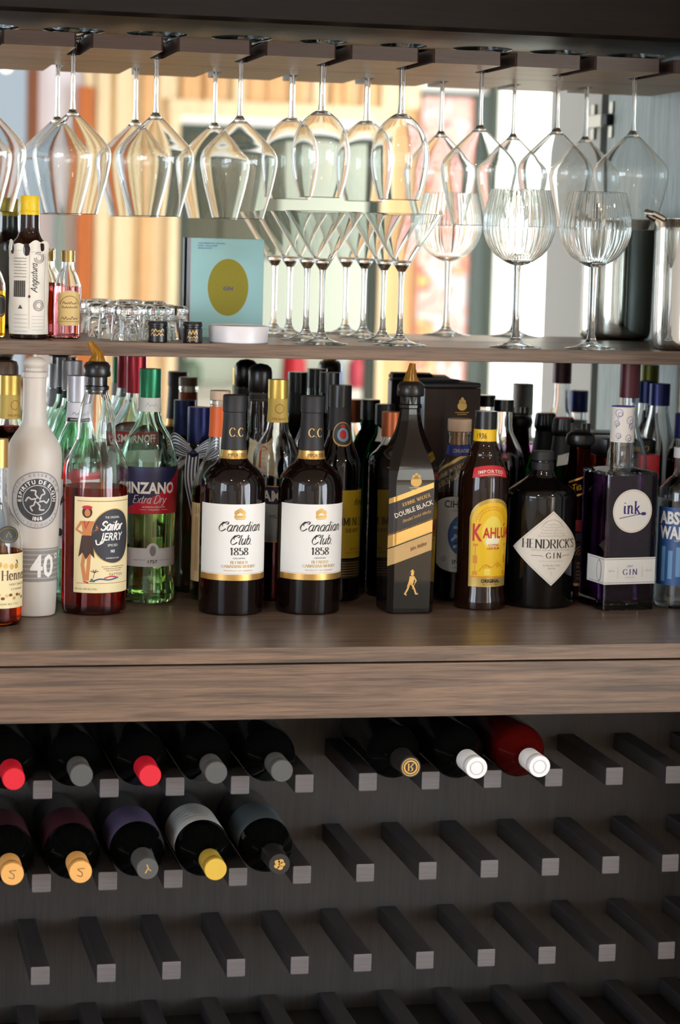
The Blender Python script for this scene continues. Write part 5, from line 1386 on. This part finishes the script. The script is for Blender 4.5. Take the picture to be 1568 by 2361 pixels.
lathe_obj('cap_top', kp, mm([(0, 310.1), (18, 310.1), (18, 311), (0, 311)]), VIO, 32)
L = Lab(face((0, -H, 0), (1, 0, 0), (0, -1, 0))); ci = .1535
L.disc(0.0, ci, .0333, .0333, WHITE, 0, 40); L.ring(0, ci, .0315, .0005, GOLDP, 1); DV = pmat('deep violet print', (58, 40, 120), .5)
L.text('ink', -.0015, ci - .004, .0185, DV, 1, 'serif', width=.029); L.line([(-.022, ci - .011), (.008, ci - .0055), (.015, ci - .0045)], .0011, DV, 1); L.disc(.019, ci - .0042, .0046, .0026, DV, 1, 14)
L.build('round_label', t)
def wrap(u, v, o):
    if u < -H: return (-H - o, -H + (-H - u), v)
    return (u, -H - o, v)
L = Lab(wrap)
L.cols(-H - .058, H - .0005, .041, .082, WHITE, 0, 60, 2)
for z_ in (.0435, .0795): L.line([(-H - .05, z_), (-H, z_), (H, z_)], .0005, INKB, 1)
L.text('DRY', 0, .067, .0032, DV, 1, width=.0095); L.text('GIN', 0, .0555, .0085, DV, 1, 'serif', width=.0245, track=.3); L.line([(-.021, .051), (-.021, .068)], .0005, GOLDP, 1); L.line([(.021, .051), (.021, .068)], .0005, GOLDP, 1)
L.small('700 ML', -.032, .0605, .0028, LG, 1, .011); L.small('43% ALC', .032, .0605, .0028, LG, 1, .012); L.small('AUSTRALIA', 0, .0505, .002, LG, 1, .016); L.disc(-H - .018, .061, .008, .017, GRY2, 1, 18); L.disc(-H - .018, .061, .0065, .0155, WHITE, 2, 18)
L.build('band_label', t)

# square capped almond liqueur
t = btl('liqueur_bottle', 'liqueur bottle with wide square black gold-lettered cap behind the purple gin', 0.9970, 0.528, rz=0.05)
b = MB(); b.loft([rsq(.032, .004, 0), rsq(.034, .004, .003), rsq(.034, .004, .150), rsq(.030, .006, .164), rsq(.017, .012, .172)], gmat('almond amber', (190, 104, 44), 1.42)); fixn(b.build('glass_body', t))
lathe_obj('neck', t, mm([(0, 171), (17, 171), (15, 178), (15, 214), (0, 214)]), MC['almond amber'], 32)
b = MB(); b.bbox((-.039, -.039, .213), (.039, .039, .2455), BLKCAP, .004, 3); L = Lab(face((0, -.039, 0), (1, 0, 0), (0, -1, 0))); L.mb = b; L.text('DISARONNO', 0, .2255, .0085, GOLDP, 1, 'serif', width=.066); b.build('cap', t)
L = Lab(face((0, -.034, 0), (1, 0, 0), (0, -1, 0))); L.rect(-.03, .05, .03, .13, INKB, 0); [L.rect(a_, b_, c_, d_, GOLDP, 1) for a_, b_, c_, d_ in ((-.03, .05, .03, .053), (-.03, .127, .03, .13), (-.03, .05, -.027, .13), (.027, .05, .03, .13))]; L.text('ORIGINALE', 0, .088, .008, GOLDP, 1, 'serif', width=.046); L.build('label', t)
# red capped small bottle
PR_RC = prof([(31, 0), (33, 3), (33, 130), (32, 144, 1), (24, 164, 1), (17, 180, 1), (15.5, 190), (15.2, 216)])
t = btl('bitters_bottle', 'short dark bottle with bright red cap right behind the purple gin', 1.0200, 0.4550)
body(t, PR_RC, DKBR, False); cap(t, .0170, .186, .2235, pmat('bright red cap', (214, 30, 40), .35), 4)
# dark red capped tall clear bottle
PR_DR = prof([(30, 0), (32, 3), (32, 210), (31, 230, 1), (22, 256, 1), (15.6, 276, 1), (14.4, 292), (14, 360)])
t = btl('brandy_bottle', 'tall clear bottle with dark maroon sleeve cap near the mirror, above the floral cap', 0.9370, 0.541)
PR_DR2 = PR_DR
body(t, PR_DR); cap(t, .0160, .318, .3725, pmat('maroon foil', (84, 30, 40), .4, .2), 4)
t.location.x = 0.9647; t.location.y = 0.4050
# navy capped clear bottle
PR_NV = prof([(24, 0), (26, 3), (26, 220), (26, 224, 1), (25, 240, 1), (21, 262, 1), (16.5, 282, 1), (15, 296), (14.6, 326)])
t = btl('vodka_bottle', 'clear vodka bottle with navy blue cap standing by the mirror at the right', 1.0680, 0.5500)
body(t, PR_NV); cap(t, .0170, .296, .3320, MC['navy foil'], 4)
# dark olive capped bottle
PR_OL = prof([(29, 0), (31, 3), (31, 200), (31, 204, 1), (29.5, 222, 1), (22, 244, 1), (15.4, 260, 1), (14.2, 276), (14, 330)])
t = btl('wine_bottle', 'black bottle with olive yellow cap, farthest right along the mirror', 1.0940, 0.4880)
body(t, PR_OL, BLACKG, False); cap(t, .0152, .290, .3560, pmat('olive foil', (150, 146, 40), .4, .2), 3)
# blue vodka at the right edge
PR_AB = prof([(35, 0), (37, 3), (37.3, 8), (37.3, 166), (37.3, 170, 1), (35.5, 184, 1), (26, 196, 1), (16, 204, 1), (13.6, 212), (13.4, 262)])
t = btl('vodka_bottle', 'clear vodka bottle with blue printed label, cut off by the right photo edge', 1.0260, 0.316)
body(t, PR_AB); liquid(t, PR_AB, .17, WATER)
lathe_obj('neck_ring', t, mm([(13.4, 232), (15.5, 232), (15.5, 248), (13.4, 248)]), MC['silver print'], 32); cap(t, .0162, .262, .300, MC['navy foil'], 4)
ABB = pmat('vodka blue print', (44, 84, 140), .4); AB2 = pmat('pale blue block', (110, 160, 200), .4)
L = Lab(cyl(.0373, 2 * D2R)); L.rect(-.058, .036, .052, .157, ABB, 0, 38)
L.text('ABSOLUT', -.008, .132, .0190, WHITE, 2, 'sans', width=.086, bold=.04); L.text('WARHOL', -.010, .109, .0190, WHITE, 2, 'sans', width=.080, bold=.04); L.small('LIMITED EDITION', .002, .1045, .0032, WHITE, 2, .05)
for i in range(8):
    u_ = -.045 + i * .0125; L.rect(u_, .042 + .004 * (i % 3), u_ + .007, .096 - .006 * (i % 2), AB2, 1, 4)
L.build('label', t)
L = Lab(cyl(lambda z: prof_r(PR_AB, z), -2 * D2R)); L.pm.Rm = .033; L.disc(0, .178, .0115, .012, MC['silver print'], 0, 22); L.disc(0, .178, .0095, .010, WHITE, 1, 22); L.build('medallion', t)

# ------------------------------------------------------------------ small bottles on the shelf
PR_AN = prof([(25, 0), (27.5, 2), (28, 6), (28, 132), (27, 140, 1), (19, 148, 1), (15.5, 156, 1), (14.6, 164), (14.2, 190)])
t = btl('bitters_bottle', 'bitters bottle with yellow cap and oversized white paper wrap', 0.0195, 0.392, ZS, group=None)
body(t, PR_AN, DKBR, False)
lathe_obj('screw_cap', t, mm([(0, 182), (14.8, 182), (15, 183), (15, 187), (14.3, 188), (14.6, 189), (14.2, 208), (13.4, 209.6), (0, 209.6)]), pmat('yellow plastic', (238, 200, 14), .4), 60, lambda a, z: 1 + (.01 * math.cos(40 * a) if .189 < z < .208 else 0))
PAP = pmat('bitters paper', (236, 230, 216), .65, bump=.3, bscale=60)
b = MB()
def wr(a, z): return .0288 + .0006 * math.sin(a * 5 + z * 90) + (.002 * math.sin(a * 7) if z > .125 else 0) - (max(0, z - .140) * .35)
vs = []; fs = []; na, nz = 72, 14
for i in range(na + 1):
    a = -PI + 2 * PI * i / na
    for j in range(nz + 1):
        top = .1415 + .003 * math.sin(a * 3) + .002 * math.sin(a * 8)
        z = .0075 + (top - .0075) * j / nz; r = wr(a, z); vs.append((r * math.sin(a), -r * math.cos(a), z))
for i in range(na):
    for j in range(nz): k_ = i * (nz + 1) + j; fs.append([k_, k_ + nz + 1, k_ + nz + 2, k_ + 1])
b.add(vs, fs, PAP)
L = Lab(lambda u, v, o: ((wr(u / .029, v) + o + .0003) * math.sin(u / .029), -(wr(u / .029, v) + o + .0003) * math.cos(u / .029), v)); L.mb = b
for u_ in (-.0015, .024): L.line([(u_, .016), (u_, .128)], .0005, LG, 1)
L.line([(-.0015, .128), (.024, .128)], .0005, LG, 1); L.line([(-.03, .130), (-.004, .130)], .0005, LG, 1)
L.ring(.013, .120, .0078, .0010, GRY2, 1, n=24); L.ring(.013, .120, .0050, .0020, LG, 1, n=20); L.ring(.013, .050, .0078, .0010, GRY2, 1, n=24); L.ring(.013, .050, .0050, .0020, LG, 1, n=20)
L.text('Angostura', .010, .090, .0095, INKB, 1, 'script', width=.042, rot=PI / 2)
for i in range(7): L.scribble(-.027, -.006, .118 - i * .0045, .0016, GRY2, 1, .0004, i)
for i in range(18):
    L.line([(-.026 + i * .00105, .062), (-.026 + i * .00105, .086)], .0004 + .0003 * ((i * 7) % 3), INKB, 1)
L.poly([(-.018, .045), (-.011, .045), (-.0145, .051)], [[0, 1, 2]], SLV, 1)
for z_ in (.012, .018, .024, .030, .036): L.line([(-.026, z_), (-.004, z_)], .0007, LG, 1)
for z_ in (.014, .019, .024, .029, .034): L.line([(.002, z_), (.022, z_)], .0005, LG, 1)
L.disc(-.0015, .063, .0016, .0022, pmat('maroon spot', (90, 20, 30), .6), 2, 10)
b.build('paper_wrap', t)

PR_MI = prof([(17.5, 0), (20, 2), (20.5, 6), (20.5, 72), (20, 80, 1), (15, 94, 1), (10.5, 102, 1), (9.2, 108), (9.0, 126)])
GCAP2 = pmat('antique gold cap', (170, 142, 84), .35, .6)
def mini(label, x, y, rz, liq, lvl):
    t = btl('miniature_bottle', label, x, y, ZS, rz, 'miniature bottles on the shelf')
    lathe_obj('glass_body', t, shell(PR_MI, .0018, .004), GLASS, 48); lathe_obj('liquid', t, fill(PR_MI, lvl, .001, .0032), liq, 48)
    cap(t, .0106, .114, .1310, GCAP2, 3)
    return t
t = mini('miniature bottle of pink gin with gold cap and tan label', 0.0800, 0.425, .1, gmat('pink gin', (250, 200, 206), 1.36), .078)
L = Lab(cyl(.0205, 0)); L.cols(-.019, .019, lambda u: .020 + (.004 if abs(u) > .016 else 0), lambda u: .066 + .006 * math.cos(u * 80) * (abs(u) < .016), pmat('tan gin label', (214, 184, 116), .5), 0, 24, 3)
TG = MC['tan gin label']
L.ring(0, .046, .016, .0008, BRN, 1, .3, PI - .3, 20, .018); L.scribble(-.011, .011, .052, .004, BRN, 1, .0008, 1); L.scribble(-.012, .012, .046, .003, BRN, 1, .0007, 2); L.scribble(-.013, .013, .029, .005, BRN, 1, .001, 3); L.line([(-.017, .026), (.017, .026)], .0006, BRN, 1); L.build('label', t)
t = mini('miniature bottle of amber spirit half hidden behind the bitters bottle', 0.0520, 0.462, 0, gmat('amber mini', (214, 130, 30), 1.36), .082)
t = mini('miniature bottle with black seal at the left photo edge', -0.0340, 0.405, 0.5, gmat('straw mini', (226, 190, 90), 1.36), .070)
L = Lab(cyl(.0205, 8 * D2R)); L.disc(0, .048, .0165, .0165, SLV, 0, 24); L.ring(0, .048, .0135, .0008, GOLDP, 1, n=24); L.build('label', t)

# ------------------------------------------------------------------ wine bottles lying in the peg rack
PR_WB = prof([(30, 0), (36.5, 3), (38.2, 10), (38.2, 182), (38.2, 186, 1), (36.5, 203, 1), (27, 220, 1), (17.5, 236, 1), (15, 248), (14.2, 262), (14.2, 300)])
def wine(label, gap, row, ln, body_m, cap_m, capstyle='foil', mark=None, lab=None, roll_=0.0):
    x = gap * PX + (PX + PW) / 2; z = -row * PZ + .0208
    t = btl('wine_bottle', label, x, LPEG - .002, z, 0, 'wine bottles lying in the peg rack')
    k_ = ln / .300
    P = [(r, zz * k_ if zz > .186 else zz) for r, zz in PR_WB]
    o1 = lathe_obj('glass_body', t, solid(P), body_m, 56)
    b = MB(); zc0 = ln - .052
    if capstyle == 'foil': b.lathe([(prof_r(P, zc0), zc0), (prof_r(P, zc0) + .0006, zc0)] + [(.0149, ln - .02), (.0149, ln - .001), (.0142, ln + .0006), (0, ln + .0006)], cap_m, 40)
    else: b.lathe(mm([(14.0, zc0 * 1e3), (15.0, zc0 * 1e3), (15.0, ln * 1e3 - 20), (14.6, ln * 1e3 - 19), (15.0, ln * 1e3 - 18), (14.6, ln * 1e3 - 16), (15.2, ln * 1e3 - 15), (15.2, ln * 1e3 - .6), (14.6, ln * 1e3 + .4), (0, ln * 1e3 + .4)]), cap_m, 40)
    if mark:
        L = Lab(lambda u, v, o: (u, -v, ln + .0006 + o)); L.mb = b; mark(L)   # seen from the front: v runs up
    o2 = b.build('capsule', t)
    objs = [o1, o2]
    if lab:
        L = Lab(cyl(lambda zz: prof_r(P, zz), PI + .25 + roll_)); L.pm.Rm = .038; lab(L); objs.append(L.build('label', t))
    for o in objs: o.rotation_euler = (PI / 2, 0, 0)
    return t
RCAP = pmat('red capsule', (212, 28, 50), .4); GYC = pmat('grey capsule', (78, 80, 80), .55); WHC = pmat('white capsule', (232, 234, 236), .4); TNC = pmat('tan capsule', (226, 170, 96), .45); YGC = pmat('yellow gold capsule', (222, 190, 80), .35, .4)
BLC = pmat('black capsule', (34, 32, 32), .45); ROSE = pmat('red wine glass', (70, 8, 6), .08, spec=.5)
scr = lambda L: L.line([(-.005, .004), (.001, .006), (.002, .001), (-.004, -.004), (.005, -.005)], .0007, INKB, 1, True)
kpat = lambda L: (L.line([(-.003, .006), (.001, -.001), (-.001, -.006)], .0018, GOLDP, 1), L.line([(.001, 0), (.005, .003)], .0014, GOLDP, 1))
def gold_b(L): L.disc(0, 0, .0125, .0125, GOLDP, 1, 24); L.disc(0, 0, .0112, .0112, BLC, 2, 24); L.ring(0, 0, .0088, .0022, GOLDP, 3, n=24); L.text('R', 0, -.005, .010, GOLDP, 3, 'serif', width=.008)
def eagle(L): [L.disc(.006 * math.cos(a) * .7, .006 * math.sin(a) * .8, .0038, .003, GOLDP, 1, 10) for a in (0, 1.3, 2.6, 3.9, 5.2)]
def white_t(L): L.ring(0, 0, .009, .0012, pmat('faint grey print', (190, 192, 194), .5), 1, n=24)
pap = lambda m_: (lambda L: (L.rect(-.052, .095, .052, .186, m_, 0, 40, 3)))
def grey_lab(L):
    L.rect(-.056, .092, .056, .188, pmat('grey wine label', (206, 206, 200), .6), 0, 40, 3)
    for i in range(4): L.scribble(-.030 + .003 * i, .030 - .003 * i, .118 + i * .014, .006 - .0008 * i, GRY2, 1, .0009, i)
wine('lying dark wine bottle with red capsule, upper row at the left photo edge', -1, 0, .304, DARKW, RCAP)
wine('lying dark wine bottle with grey cap, upper row between the two red capsules', 0, 0, .292, DARKW, GYC, 'screw')
wine('lying dark wine bottle with red capsule, upper row beneath the rum bottles', 1, 0, .302, DARKW, RCAP)
wine('lying dark wine bottle with grey cap, upper row right of the second red capsule', 2, 0, .294, DARKW, GYC, 'screw')
wine('lying dark wine bottle with grey cap, upper row beside the empty pegs', 3, 0, .292, DARKW, GYC, 'screw')
wine('lying dark wine bottle with black and gold capsule, upper row in the middle', 5, 0, .286, DARKW, BLC, 'foil', gold_b)
wine('lying dark wine bottle with white capsule, upper row in the middle', 6, 0, .300, DARKW, WHC, 'screw', white_t)
wine('lying rose red wine bottle with white capsule, upper row', 7, 0, .300, ROSE, WHC, 'screw', white_t)
wine('lying dark wine bottle with tan capsule, lower row at the left photo edge', -1, 1, .298, DARKW, TNC, 'screw', scr, pap(pmat('black red label', (70, 28, 38), .5)))
wine('lying dark wine bottle with tan scribbled capsule, second in the lower row', 0, 1, .298, DARKW, TNC, 'screw', scr, pap(MC['black red label']))
wine('lying dark wine bottle with grey capsule and gold mark, violet label, lower row', 1, 1, .292, DARKW, GYC, 'foil', kpat, pap(pmat('violet grey label', (96, 84, 116), .5)))
wine('lying dark wine bottle with grey paper label and yellow gold capsule, lower row', 2, 1, .306, DARKW, YGC, 'screw', None, grey_lab)
wine('lying dark wine bottle with black capsule and gold emblem, rightmost in the lower row', 3, 1, .290, DARKW, BLC, 'foil', eagle, pap(pmat('slate label', (84, 94, 98), .5)))
